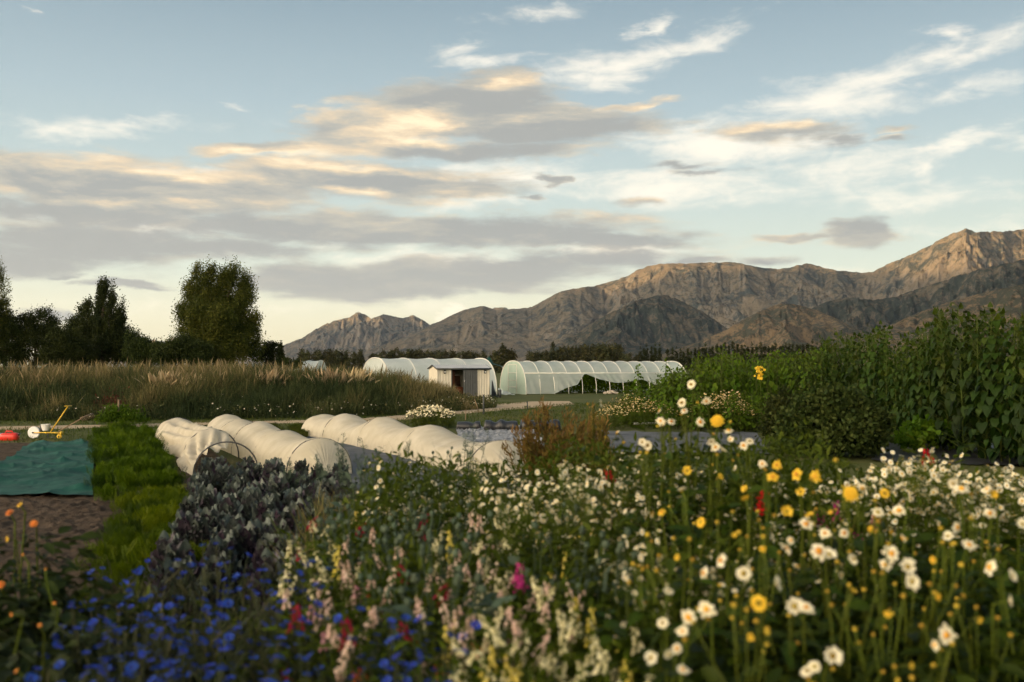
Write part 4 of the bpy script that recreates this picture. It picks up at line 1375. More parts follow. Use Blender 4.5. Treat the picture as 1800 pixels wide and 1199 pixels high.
pine_row(530, 640, 8.5, 380, 617, 617)
pine_row(655, 690, 7.5, 380, 620, 618); pine_row(690, 870, 7.5, 390, 615, 619)
pine_row(930, 985, 7.0, 390, 618, 618, 2); pine_row(985, 1030, 7.0, 380, 612, 607, 2); pine_row(1030, 1090, 6.5, 370, 607, 607, 2)
pine_row(1088, 1130, 7, 360, 622, 624, 2)
for (px, top, s, lb) in ((884, 606, 1.0, "largest dark ragged tree in the far windbreak, left of the clear polytunnel"), (897, 614, .9, "second ragged dark tree beside the largest windbreak tree"), (870, 618, .9, "dark tree left of the largest ragged windbreak tree")):
    p = at(px, 640, 220); pr = pines[int(px) % 4]
    o = place(pr, used, (p.x, p.y, 0), px, 1, lb, "ragged trees beside the clear polytunnel"); hh = EYE + (645 - top) * 220 / FPX
    o.scale = (hh / 8.2, hh / 8.2, hh / 9.8)
SP_L = "slender spire poplar in the long far row below the golden hills"
x = 1126
while x < 1452:
    if 1160 < x < 1168: x += 6
    pr = spires[rr.integers(4)]
    Y = 360 + (x - 1126) * .1
    top = np.interp(x, [1126, 1160, 1200, 1260, 1320, 1450], [610, 607, 612, 604, 604, 602]) + abs(rr.normal()) * 3
    p = at(x, 640, Y); hh = EYE + (645 - top) * Y / FPX
    place(pr, used, (p.x, p.y, 0), rr.uniform(0, 6), (hh / 11.3 * rr.uniform(1.1, 1.5), hh / 11.3 * 1.3, hh / 11.3), SP_L, "row of spire poplars below the golden hills")
    x += rr.uniform(5.0, 8.5)
p = at(972, 640, 370); place(spires[0], used, (p.x, p.y, 0), 1, (1.3, 1.3, 1.0), "lone spire poplar rising above the rounded windbreak trees", "lone poplar in the windbreak")

# ------------------------------------------------------------------ grass bank
L_bank = foliage("bank_grass", [(0.025, 0.038, 0.014), (0.055, 0.068, 0.024), (0.12, 0.105, 0.04), (0.205, 0.16, 0.075), (0.31, 0.245, 0.135)], .3, .7)
L_lawn = foliage("lawn_grass", [(0.035, 0.058, 0.014), (0.065, 0.09, 0.02), (0.13, 0.12, 0.045)], .3, .7)
base_x = np.array([-26, -16.7, -11, -6.2, -3.6, -1.9, -0.9]); base_y = np.array([31.5, 33.0, 33.8, 35.3, 38.2, 41.0, 43.5])


def bank_z(X, Y):
    f = Y - np.interp(X, base_x, base_y)
    top = np.interp(X, [-30, -9, -7, -5, -3.6, -2.2, -1.0], [1.05, 1.05, 1.05, .75, .45, .22, 0.0])
    ln = np.interp(X, [-30, -7, -2], [5.5, 5.5, 3.0])
    s = np.clip(f / ln, 0, 1); s = s * s * (3 - 2 * s)
    back = np.clip((f - 13) / 8, 0, 1)
    return top * s * (1 - back) * (0.85 + .3 * fbm(X * .35, Y * .35, 3, 5))


bx = np.linspace(-30, -.6, 90); by = np.linspace(30, 62, 80)
BX, BY = np.meshgrid(bx, by, indexing='ij')
tag(MB().grid(np.stack([BX, BY, bank_z(BX, BY) - .02], -1)).build("bank", M_ground, None, True), kind='structure')


def blades(name, mat, P, h, w, tint, T=BLADE, lean=.25, seed=0, label=None, kind='stuff', lean_dir=None):
    r = np.random.default_rng(seed); N = len(P)
    d = np.stack([r.normal(size=N) * lean, r.normal(size=N) * lean, np.ones(N)], 1)
    if lean_dir is not None: d = d + np.array(lean_dir)
    X, Yv, Z = frames(d, rand_dirs(N, r) * np.array((1, 1, .2)))
    mb = MB().scatter(T, P, X, Yv, Z, np.stack([w, h, h], 1), tint)
    return tag(mb.build(name, mat), kind=kind)


def bank_points(n, seed, zone=(0, 14)):
    r = np.random.default_rng(seed)
    X = r.uniform(-21, -.7, n * 2); f = r.uniform(zone[0], zone[1], n * 2) ** 1.0
    Y = np.interp(X, base_x, base_y) + f
    keep = (np.abs(X / Y) < .56)
    taper = np.interp(X, [-30, -3, -.7], [14, 9, 2.0])
    keep &= f < taper
    X, Y, f = X[keep][:n], Y[keep][:n], f[keep][:n]
    return np.stack([X, Y, bank_z(X, Y)], -1), f, r


P, f, r = bank_points(52000, 1, (0, 12))
patch = fbm(P[:, 0] * .55, P[:, 1] * .5, 4, 33); patch2 = fbm(P[:, 0] * 2.1, P[:, 1] * 1.6, 3, 35)
tint = np.clip(-.08 + 1.25 * (patch - .45) + .75 * (patch2 - .45) + .040 * np.clip(f, 0, 5) + r.normal(size=len(P)) * .10, 0, 1)
edge = np.interp(P[:, 0], [-30, -4.5, -2.5, -.8], [1, 1, .62, .42])
hgt = np.clip(.50 + 1.1 * (patch2 - .5) + .5 * (fbm(P[:, 0] * .9, P[:, 1] * .6, 3, 44) - .5) + .34 * r.uniform(size=len(P)), .2, 1.1) * edge * np.clip(.55 + f / 4, 0, 1)
tint = np.clip(tint + np.interp(P[:, 0], [-6, -2.5], [0, .22]), 0, 1)
blades("grass", L_bank, P, hgt, r.uniform(.012, .03, len(P)), tint, BLADE, .34, 3)
P, f, r = bank_points(3600, 7, (3.6, 12))
patch = fbm(P[:, 0] * .33, P[:, 1] * .3, 4, 61)
k = patch + r.normal(size=len(P)) * .08 > .53
P, f, patch = P[k], f[k], patch[k]
edge = np.interp(P[:, 0], [-30, -4.5, -2.5, -.8], [1, 1, .68, .45])
blades("dry_grass", L_bank, P, (.32 + .85 * r.uniform(size=len(P)) ** 1.3) * edge, r.uniform(.03, .06, len(P)), np.clip(.66 + .9 * (patch - .5) + r.normal(size=len(P)) * .12, 0, 1), SPEAR, .33, 8)
# leafy weeds along the foot of the bank
P, f, r = bank_points(9000, 17, (-.3, 4.0))
k = fbm(P[:, 0] * .9, P[:, 1] * .9, 3, 62) > .46
P = P[k]; N = len(P); P[:, 2] += r.uniform(0, .45, N)
mb = MB(); leaves(mb, P, rand_dirs(N, r) + np.array((0, 0, .6)), r.uniform(.06, .16, N), r.uniform(.03, .07, N), np.clip(.2 + r.normal(size=N) * .12, 0, .5), LEAF)
tag(mb.build("weeds", L_bank), kind='stuff')
L_plume = foliage("plume_grass", [(0.34, 0.25, 0.13), (0.50, 0.40, 0.24)], .3, .8)
for (px, py, Y, n, hh, lb) in ((288, 700, 37.0, 90, 1.0, "pale feathery grass clump standing alone on the front of the bank"), (330, 702, 37.5, 40, .8, "smaller pale feathery clump right of the large one"), (470, 690, 38.5, 60, .9, "tawny feathery grass clump on the bank above the middle fleece tunnel"),
                              (585, 690, 39, 90, 1.05, "wide tawny grass clump on the bank above the far end of the longest tunnel"), (625, 672, 40, 80, .95, "tawny tussock on the bank crest left of the polytunnel")):
    p = at(px, py, Y); r = np.random.default_rng(int(px))
    zz = float(bank_z(np.array([p.x]), np.array([p.y]))[0])
    root = thing("grass_clump", lb, "grass clump", (p.x, p.y, zz), 0, "feathery grass clumps on the bank")
    Q = np.stack([r.normal(size=n) * .16, r.normal(size=n) * .14, np.zeros(n)], -1)
    d = Q * np.array((2.2, 2.2, 0)) + np.array((.12, 0, 1)) + r.normal(size=(n, 3)) * .12
    X, Yv, Z = frames(d, rand_dirs(n, r)); h = r.uniform(.6, 1.0, n) * hh
    MB().scatter(SPEAR, Q, X, Yv, Z, np.stack([np.full(n, .07), h, h], 1), r.uniform(0, 1, n)).build("plumes", L_plume, root)
    n2 = n * 2
    Q = np.stack([r.normal(size=n2) * .2, r.normal(size=n2) * .18, np.zeros(n2)], -1)
    X, Yv, Z = frames(Q * np.array((2.5, 2.5, 0)) + np.array((0, 0, 1)) + r.normal(size=(n2, 3)) * .2, rand_dirs(n2, r)); h = r.uniform(.4, .7, n2) * hh
    MB().scatter(BLADE, Q, X, Yv, Z, np.stack([np.full(n2, .022), h, h], 1), r.uniform(.1, .5, n2)).build("blades", L_bank, root)
# rusty dock clump and pale flower heads at the bank foot
L_rust = foliage("rusty_dock", [(0.06, 0.022, 0.012), (0.13, 0.05, 0.025)], .2)
p = at(196, 725, 34.2); r = np.random.default_rng(3)
rt = thing("dock_plant", "rusty red brown dock weed at the foot of the bank above the green row", "weed", (p.x, p.y, .1))
n = 500; Q = np.stack([r.normal(size=n) * .28, r.normal(size=n) * .2, np.abs(r.normal(size=n)) * .36 + .1], -1)
mb = MB(); leaves(mb, Q, rand_dirs(n, r) + np.array((0, 0, .7)), r.uniform(.05, .12, n), r.uniform(.02, .05, n), r.uniform(0, 1, n)); mb.build("foliage", L_rust, rt)
mb = MB()
for k in range(12):
    a = r.normal(size=2) * .18; mb.tube([(a[0] * .3, a[1] * .3, -.1), (a[0], a[1], .9 * r.uniform(.6, 1))], .012, .005, 4)
mb.build("stem", L_rust, rt)
L_cream = foliage("cream_flowers", [(0.62, 0.56, 0.40), (0.80, 0.76, 0.62)], .3)
P, f, r = bank_points(260, 27, (-.4, 2.2)); k = fbm(P[:, 0] * .8, P[:, 1] * 0, 2, 9) > .5; P = P[k]; N = len(P); P[:, 2] += r.uniform(.1, .45, N)
mb = MB(); dv, df = disc_petals(7, .1, .5, .3, .1); X, Yv, Z = axis_frames(np.array((0, -.6, .8)) + r.normal(size=(N, 3)) * .4)
mb.scatter((dv, df), P, X, Yv, Z, r.uniform(.03, .07, N), r.uniform(0, 1, N)); tag(mb.build("wildflowers", L_cream), kind='stuff')

# lawn blades beside the track
r = np.random.default_rng(41)
N = 60000
X = r.uniform(-19, 9, N); Y = r.uniform(22.5, 50, N)
pth = np.interp(X, [-19, -12, -5.5, -3.3, -1.4, 2.2, 9], [29.8, 30.0, 33.2, 36.5, 42.5, 50.5, 55])
wd = np.interp(X, [-19, -5, -1.4, 2.2], [.85, .8, 2.7, 2.5])
keep = (np.abs(X / Y) < .55) & (np.abs(Y - pth) > wd * .9) & (Y < np.interp(X, base_x, base_y) + 2 + 30 * (X > -1.2))
row = -5.4 + (Y - 26.6) * -.50
keep &= ~((X > row - 5.2) & (X < row + 1) & (Y < 26.5) & (X > -9.5 - (Y - 22) * .44)) & ~((X > row) & (Y < 30))
keep &= ~((X < -6.2 - (Y - 14.6) * .36) & (Y < 23.6))
X, Y = X[keep], Y[keep]; N = len(X)
tn = np.clip(.35 + 1.3 * (fbm(X * .5, Y * .5, 4, 71) - .5) + r.normal(size=N) * .12, 0, 1)
blades("lawn", L_lawn, np.stack([X, Y, np.zeros(N)], -1), r.uniform(.04, .11, N), r.uniform(.008, .02, N), tn, BLADE, .4, 43)

# ------------------------------------------------------------------ rows of leafy crops (nobody could count the leaves)
L_fern = foliage("ferny_green", [(0.026, 0.052, 0.010), (0.06, 0.108, 0.014), (0.11, 0.165, 0.024)], .35)
L_fern2 = foliage("bright_ferny_green", [(0.026, 0.05, 0.009), (0.07, 0.11, 0.013), (0.145, 0.185, 0.022)], .35)


def in_band(n, r, ln, rn, lf, rf):
    """Random ground points in a quad: left near, right near, left far, right far."""
    s = r.uniform(size=n)[:, None]; t = r.uniform(size=n)[:, None]
    ln, rn, lf, rf = (np.array(p[:2]) for p in (ln, rn, lf, rf))
    return (ln * (1 - s) + rn * s) * (1 - t) + (lf * (1 - s) + rf * s) * t, s[:, 0], t[:, 0]


def ferny(label, mat, quad, n, h, seed, lf=.16):
    r = np.random.default_rng(seed)
    m_ = n // 75
    cq, cs, ct = in_band(m_, r, *quad)
    cs = (np.floor(cs * 4) + .5) / 4 + r.normal(size=m_) * .03
    ln_, rn_, lf_, rf_ = (np.array(p[:2]) for p in quad)
    cq = (ln_ * (1 - cs[:, None]) + rn_ * cs[:, None]) * (1 - ct[:, None]) + (lf_ * (1 - cs[:, None]) + rf_ * cs[:, None]) * ct[:, None]
    k_ = r.integers(0, m_, n); big = r.uniform(.45, 1.25, m_)[k_]; vig = np.clip(r.normal(size=m_) * .22, -.35, .4)[k_]
    q = cq[k_] + r.normal(size=(n, 2)) * .085 * big[:, None]; s = cs[k_]; t = ct[k_]
    hump = h * big * (.55 + .45 * np.sin(PI * np.clip(s, 0, 1)))
    z = hump * r.uniform(.15, 1, n) ** .6
    P = np.stack([q[:, 0], q[:, 1], z * .75], -1)
    d = rand_dirs(n, r) * .55 + np.array((0, 0, .9))
    mb = MB(); X, Yv, Z = frames(d, rand_dirs(n, r)); L = lf * r.uniform(.6, 1.3, n)
    mb.scatter(FERN, P, X, Yv, Z, np.stack([L * .7, L, L], 1), np.clip(z / h * .45 + vig + r.normal(size=n) * .13 + .08, 0, 1))
    o = mb.build("crop_row", mat); return tag(o, label, "crop row", kind='stuff')


V = []; F = []
for k in range(7):                                     # a divided leaf: leaflets either side of a midrib
    y = .12 + .11 * k; w = .42 * math.sin(PI * (.22 + .1 * k)); b = len(V)
    for sg in (-1, 1):
        b = len(V); V += [(0, y, 0), (sg * w, y + .16, .02), (sg * w * .55, y + .02, .0)]; F.append((b, b + 1, b + 2) if sg > 0 else (b, b + 2, b + 1))
b = len(V); V += [(-.015, 0, 0), (.015, 0, 0), (0, 1, -.12)]; F.append((b, b + 1, b + 2))
FERN = (np.array(V, float), F)
ferny("tall feathery green crop row between the shade cloth and the slumped tunnel", L_fern, (G(172, 892), G(318, 872), G(166, 772), G(262, 768)), 13000, .40, 45, .15)
ferny("low bright green ferny crop row in front of the taller feathery row", L_fern2, (G(165, 1045), G(450, 1035), G(215, 895), G(360, 895)), 9000, .30, 47, .14)
ferny("green crop leaves growing at the far ends of the fleece tunnels", L_lawn, (G(330, 775), G(560, 772), G(335, 758), G(550, 752)), 5000, .16, 49, .13)

# plants growing inside the polytunnel with the open side
r = np.random.default_rng(91); n = 9000
ax2 = np.array((math.cos(a2), math.sin(a2))); ac2 = np.array((-ax2[1], ax2[0]))
lx = r.uniform(.6, 11.8, n); row_ = r.integers(0, 3, n); ly = np.array((-1.2, 0.1, 1.3))[row_] + r.normal(size=n) * .22
q = np.array((0.05, 67.4)) + lx[:, None] * ax2 + ly[:, None] * ac2
zz = r.uniform(0, 1, n) ** .7 * (1.1 + .5 * fbm(lx * 1.2, row_ * 3.0, 3, 6))
mb = MB(); leaves(mb, np.stack([q[:, 0], q[:, 1], zz], -1), rand_dirs(n, r) + np.array((0, 0, .3)), r.uniform(.12, .28, n), r.uniform(.07, .14, n), r.uniform(.3, 1, n))
tag(mb.build("tunnel_crop", L_fern), "dark green crop growing in rows inside the open sided polytunnel", "crop row", kind='stuff')

# ------------------------------------------------------------------ kale
L_kale = foliage("kale_leaves", [(0.066, 0.036, 0.062), (0.086, 0.072, 0.088), (0.092, 0.115, 0.10), (0.175, 0.20, 0.175)], .15, .5, .2)
M_kalestem = surface("kale_stalk", (0.10, 0.10, 0.08), (0.16, 0.14, 0.14), 5, .6)


def kale_proto(seed):
    r = np.random.default_rng(seed)
    root = thing("kale_plant", None, "kale")
    mb = MB(); n = 64
    for k in range(n):
        a = k * 2.4 + r.normal() * .3; t = k / n
        z = .04 + .30 * t; L = .17 * (1 - .4 * t) * r.uniform(.8, 1.2); up = -.1 + 1.1 * t + r.normal() * .15
        d = np.array((math.cos(a), math.sin(a), up)); d /= np.linalg.norm(d); side = np.array((-math.sin(a), math.cos(a), 0)); nn = np.cross(side, d)
        rows = []
        for i, y in enumerate(np.linspace(.18, 1, 7)):
            w = .36 * L * math.sin(PI * (.12 + .80 * y)) * 1.1
            row = []
            for j, q in enumerate((-1, -.55, 0, .55, 1)):
                ruf = .055 * L * (1 if abs(q) == 1 else .3) * math.sin(i * 2.9 + q * 3 + k) * 2.2
                row.append(np.array((0, 0, z)) + d * (L * y) + side * (q * w) + nn * (ruf + .25 * L * abs(q) * .5 - .35 * L * y * y))
            rows.append(row)
        mb.grid(np.array(rows), rnd=np.clip(r.uniform(.0, .85) + .15 * t, 0, 1))
    mb.build("leaves", L_kale, root, True)
    st = MB(); st.tube([(0, 0, 0), (.01, 0, .25), (0, .01, .34)], .02, .012, 6); st.build("stalk", M_kalestem, root)
    return root


kales = [kale_proto(100 + k) for k in range(4)]

# ------------------------------------------------------------------ tall leafy hedge (giant drooping heart leaves)
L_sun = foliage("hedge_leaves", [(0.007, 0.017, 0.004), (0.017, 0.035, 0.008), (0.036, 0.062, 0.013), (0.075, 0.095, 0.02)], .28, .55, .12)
L_sunstalk = foliage("green_stalk", [(0.05, 0.075, 0.02), (0.09, 0.11, 0.035)], 0, .7)


def hedge_proto(seed, H_=3.0, n=96, L0=.20, mat=L_sun, name="tall_leafy_plant", T=HEART, cat="plant", lowest=.03, reach=.23):
    r = np.random.default_rng(seed)
    root = thing(name, None, cat)
    lean = r.normal(size=2) * .05
    st = MB().tube([(0, 0, 0), (lean[0] * H_ * .4, lean[1] * H_ * .4, H_ * .5), (lean[0] * H_, lean[1] * H_, H_ * .98)], .02, .008, 6)
    P = []; D = []; L = []; tint = []
    for k in range(n):
        t = lowest + (1 - lowest) * (k / (n - 1)) ** .9
        a = k * 2.4 + r.normal() * .35
        out = reach * (1.25 - t * .65) * r.uniform(.4, 1.6)
        c = np.array((lean[0] * H_ * t, lean[1] * H_ * t, H_ * t * .98))
        e = c + np.array((math.cos(a) * out, math.sin(a) * out, out * .6))
        st.tube([c, (c + e) / 2 + np.array((0, 0, .02)), e], .006, .004, 4, cap=False)
        P.append(e); ta = .9 if t > .93 else -1.1 * (1 - t * .4)
        D.append((math.cos(a) * .75, math.sin(a) * .75, ta + r.normal() * .2)); L.append(L0 * (1.08 - .62 * max(0, t - .45) / .55) * r.uniform(.5, 1.35))
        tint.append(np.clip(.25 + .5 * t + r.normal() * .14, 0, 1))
    D = np.array(D); L = np.array(L)
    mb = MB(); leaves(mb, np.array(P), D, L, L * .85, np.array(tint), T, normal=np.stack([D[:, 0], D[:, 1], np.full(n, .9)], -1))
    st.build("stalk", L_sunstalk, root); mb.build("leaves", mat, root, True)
    return root


hedges = [hedge_proto(120 + k) for k in range(5)]
L_mid = foliage("bushy_leaves", [(0.028, 0.055, 0.010), (0.06, 0.105, 0.018), (0.115, 0.165, 0.032)], .3, .6)
mids = [hedge_proto(140 + k, 1.9, 70, .17, L_mid, "bushy_plant", LEAF, "plant", .08, .24) for k in range(4)]
L_midstalk = L_mid
talls = [hedge_proto(150 + k, 2.3, 60, .20, L_mid, "tall_stalk_plant", LEAF, "plant", .1, .13) for k in range(2)]

# ------------------------------------------------------------------ small daisies: feverfew and chamomile
M_daisy = foliage("white_petals", [(0.76, 0.70, 0.50), (0.86, 0.82, 0.64)], .3, .6, objvar=.06)
M_dcentre = foliage("yellow_centres", [(0.60, 0.36, 0.03), (0.72, 0.48, 0.06)], .1, .7, objvar=.1)
L_fev = foliage("feverfew_leaves", [(0.035, 0.052, 0.010), (0.07, 0.095, 0.018), (0.12, 0.135, 0.032)], .3)
L_drychamo = foliage("dry_chamomile", [(0.30, 0.22, 0.10), (0.52, 0.42, 0.24), (0.62, 0.52, 0.34)], .25)


def stems_to(tips, r, root_spread=.04, rad=.004, join=.35):
    mb = MB()
    for p in tips:
        p = np.array(p); b = np.array((p[0] * .15 + r.normal() * root_spread, p[1] * .15 + r.normal() * root_spread, 0))
        m = b * (1 - join) + p * join + np.array((p[0], p[1], 0)) * -.12 + np.array((0, 0, p[2] * .12))
        mb.tube([b, m, p], rad, rad * .6, 4, rnd=r.uniform(.2, .8), cap=False)
    return mb


def daisy_proto(seed, name, label_cat, n, H_, spread, fl, leafmat, n_leaves=260, dry=False, leaf=.055):
    r = np.random.default_rng(seed)
    root = thing(name, None, label_cat)
    tips = []
    for k in range(n):
        a = r.uniform(0, 2 * PI); q = math.sqrt(r.uniform()) * spread
        tips.append((q * math.cos(a), q * math.sin(a), H_ * (1 - .35 * (q / spread) ** 2) * r.uniform(.78, 1.05)))
    tips = np.array(tips)
    stems_to(tips[::3] if n > 60 else tips, r, rad=.0028).build("stem", L_sunstalk, root)
    ax = unit(np.array((-.15, -.35, .75)) + r.normal(size=(n, 3)) * .33)
    X, Yv, Z = axis_frames(ax)
    size = fl * r.uniform(.75, 1.15, n)
    pv, pf = disc_petals(11, .17, .5, .25, .02, -.06, .05, seed); cv, cf = dome(.17, .12, 2, 7)
    MB().scatter((pv, pf), tips, X, Yv, Z, size, r.uniform(0, 1, n)).build("blossoms", L_drychamo if dry else M_daisy, root)
    MB().scatter((cv, cf), tips, X, Yv, Z, size, r.uniform(0, 1, n)).build("blossoms", M_dcentre, root)
    k = n_leaves; a = r.uniform(0, 2 * PI, k); q = np.sqrt(r.uniform(size=k)) * spread
    z = H_ * r.uniform(.05, .93, k) * (1 - .3 * (q / spread) ** 2)
    mb = MB(); L = leaf * r.uniform(.6, 1.4, k)
    X, Yv, Z = frames(rand_dirs(k, r) + np.array((0, 0, .5)), rand_dirs(k, r))
    mb.scatter(FERN, np.stack([q * np.cos(a), q * np.sin(a), z], -1), X, Yv, Z, np.stack([L, L, L], 1), np.clip(z / H_ * .6 + r.normal(size=k) * .15 + .1, 0, 1)).build("foliage", leafmat, root)
    return root


fever = [daisy_proto(160 + k, "feverfew_plant", "daisy plant", 58, .95, .22, .030, L_fev, 170) for k in range(4)]
ox_daisy = [daisy_proto(170 + k, "daisy_plant", "daisy plant", 42, 1.0, .26, .038, L_fev, 200, leaf=.07) for k in range(4)]
dry_chamo = [daisy_proto(180 + k, "dried_chamomile", "chamomile", 120, .95, .42, .045, L_fev, 260, dry=True, leaf=.09) for k in range(3)]

# ------------------------------------------------------------------ cornflowers
M_blue_fl = foliage("cornflower_blue", [(0.009, 0.024, 0.18), (0.016, 0.046, 0.30), (0.035, 0.085, 0.43)], .25, .6, objvar=.15)
M_purp = foliage("cornflower_eye", [(0.05, 0.01, 0.16)], .0, objvar=.0)
L_corn = foliage("cornflower_leaves", [(0.035, 0.045, 0.025), (0.065, 0.08, 0.045), (0.11, 0.105, 0.06)], .25)


def cornflower_mesh(seed):
    r = np.random.default_rng(seed); mb = MB()
    for k in range(9):
        a = 2 * PI * k / 9 + r.normal() * .12; ca, sa = math.cos(a), math.sin(a); V = []
        for (rad, w, z) in ((.10, .035, .0), (.30, .07, .10), (.44, .17, .17)):
            V += [(ca * rad - sa * w, sa * rad + ca * w, z), (ca * rad + sa * w, sa * rad - ca * w, z)]
        b = len(V)
        for (rad, off, z) in ((.56, .20, .20), (.60, .0, .20), (.56, -.20, .20)):
            V.append((ca * rad - sa * off, sa * rad + ca * off, z + r.normal() * .02))
        mb.raw(V, [(0, 1, 3, 2), (2, 3, 5, 4), (4, 5, b + 1), (4, b + 1, b), (5, b + 2, b + 1)], r.uniform(.3, 1))
    for k in range(8):
        a = r.uniform(0, 2 * PI); q = r.uniform(.02, .15)
        mb.tube([(.3 * q * math.cos(a), .3 * q * math.sin(a), .0), (q * math.cos(a), q * math.sin(a), .26 * r.uniform(.7, 1.1))], .035, .02, 4, .2, slot=1)
    g, f_ = ball(.13, 5, 7, 1.5); mb.raw(g + np.array((0, 0, -.14)), f_, .4, slot=2)
    return mb.mesh("blossom", [M_blue_fl, M_purp, L_corn])


corn_meshes = [cornflower_mesh(190 + k) for k in range(3)]


def corn_proto(seed):
    r = np.random.default_rng(seed)
    root = thing("cornflower_plant", None, "cornflower")
    n = int(r.integers(12, 19)); H_ = .88; tips = []
    for k in range(n):
        a = r.uniform(0, 2 * PI); q = math.sqrt(r.uniform()) * .22
        tips.append((q * math.cos(a), q * math.sin(a), H_ * r.uniform(.72, 1.08)))
    stems_to(np.array(tips + [(x * 1.2, y * 1.2, z * .75) for x, y, z in tips]), r, .05, .0035).build("stem", L_corn, root)
    k = 150; q = r.normal(size=(k, 2)) * .13; z = H_ * r.uniform(.08, .9, k)
    mb = MB(); leaves(mb, np.stack([q[:, 0], q[:, 1], z], -1), rand_dirs(k, r) * .5 + np.array((0, 0, .8)), r.uniform(.07, .15, k), r.uniform(.006, .013, k), r.uniform(0, 1, k), LEAF_NARROW)
    mb.build("foliage", L_corn, root)
    for t in tips:
        o = link("blossom", corn_meshes[r.integers(3)], root)
        o.matrix_local = axis_matrix(Vector(t), (r.normal() * .35 - .1, r.normal() * .35 - .25, 1), r.uniform(0, 6), r.uniform(.022, .032))
    return root


corns = [corn_proto(200 + k) for k in range(5)]

# ------------------------------------------------------------------ snapdragons
def fmat(nm, a, b, **k): return foliage(nm, [a, b], .3, .55, objvar=.08, **k)


SNAP = {
    "cream": fmat("cream_snapdragon", (0.68, 0.62, 0.34), (0.84, 0.79, 0.52)),
    "pink": fmat("blush_snapdragon", (0.62, 0.40, 0.33), (0.80, 0.64, 0.52)),
    "mauve": fmat("mauve_snapdragon", (0.46, 0.20, 0.26), (0.62, 0.36, 0.38)),
    "crimson": fmat("crimson_snapdragon", (0.20, 0.005, 0.024), (0.40, 0.013, 0.052)),
    "yellow": fmat("yellow_snapdragon", (0.62, 0.50, 0.06), (0.74, 0.62, 0.16)),
    "orange": fmat("orange_snapdragon", (0.52, 0.09, 0.03), (0.68, 0.17, 0.06)),
    "magenta": fmat("magenta_snapdragon", (0.40, 0.02, 0.16), (0.60, 0.05, 0.28)),
    "red": fmat("red_snapdragon", (0.38, 0.008, 0.012), (0.52, 0.014, 0.02)),
}
L_snap = foliage("snapdragon_leaves", [(0.03, 0.05, 0.010), (0.06, 0.085, 0.015), (0.115, 0.14, 0.026)], .3)
# one floret: a short tube with a two-lobed upper lip and a three-lobed lower lip, facing +z
V = [(.13 * math.cos(t), .13 * math.sin(t), -.35) for t in np.linspace(0, 2 * PI, 6, endpoint=False)] + [(.20 * math.cos(t), .20 * math.sin(t), .1) for t in np.linspace(0, 2 * PI, 6, endpoint=False)]
F = [(i, (i + 1) % 6, 6 + (i + 1) % 6, 6 + i) for i in range(6)]
for (a, L, w, z) in ((70, .50, .19, .12), (110, .50, .19, .12), (-90, .48, .18, .26), (-40, .46, .17, .18), (-140, .46, .17, .18)):
    a = math.radians(a); ca, sa = math.cos(a), math.sin(a); b = len(V)
    for (rad, ww, zz) in ((.12, .08, .08), (.34, w, z), (L, w * .8, z - .05)):
        V += [(ca * rad - sa * ww, sa * rad + ca * ww, zz), (ca * rad + sa * ww, sa * rad - ca * ww, zz)]
    V.append((ca * L * 1.15, sa * L * 1.15, z - .14))
    F += [(b, b + 1, b + 3, b + 2), (b + 2, b + 3, b + 5, b + 4), (b + 4, b + 5, b + 6)]
g, f_ = ball(.15, 4, 6, .8); b = len(V); V += [tuple(x) for x in (g + np.array((0, -.12, .14)))]; F += [tuple(i + b for i in q) for q in f_]
FLORET = (np.array(V, float), F)
BUD = ball(.5, 4, 5, 1.3)


def spike_mesh(colour, seed, L=.17, n=26):
    r = np.random.default_rng(seed); mb = MB()
    P = []; A = []; S = []; R_ = []
    if colour not in ('cream', 'pink', 'yellow', 'mauve'): L *= .72; n = int(n * 1.25)
    for k in range(n):
        t = k / (n - 1); a = k * 2.4 + r.normal() * .3; rad = (.016 if colour in ('cream', 'pink', 'yellow', 'mauve') else .026) * (1 - .4 * t)
        a += r.normal() * .5; t = np.clip(t + r.normal() * .05, 0, 1); rad *= r.uniform(.7, 1.5); P.append((rad * math.cos(a), rad * math.sin(a), L * t)); A.append((math.cos(a), math.sin(a), .25 + r.normal() * .1)); S.append(.031 * (1 - .35 * t) * r.uniform(.8, 1.1)); R_.append(r.uniform(0, 1))
    P, A = np.array(P), unit(np.array(A)); up = np.array((0, 0, 1.0)); Yv = unit(up - A * (A @ up)[:, None]); X = np.cross(Yv, A)
    mb.scatter(FLORET, P, X, Yv, A, np.array(S), np.array(R_))
    n2 = 9; q = [(math.cos(k * 2.4) * .008, math.sin(k * 2.4) * .008, L * (1.02 + .035 * k)) for k in range(n2)]
    X, Yv, Z = axis_frames(np.tile((0, 0, 1.0), (n2, 1))); mb.scatter(BUD, np.array(q), X, Yv, Z, .013 * (1 - .06 * np.arange(n2)), np.full(n2, .6), slot=1)
    mb.tube([(0, 0, -.02), (0, 0, L * 1.3)], .0035, .002, 5, .5, slot=1)
    return mb.mesh("flower_spike", [SNAP[colour], L_snap])


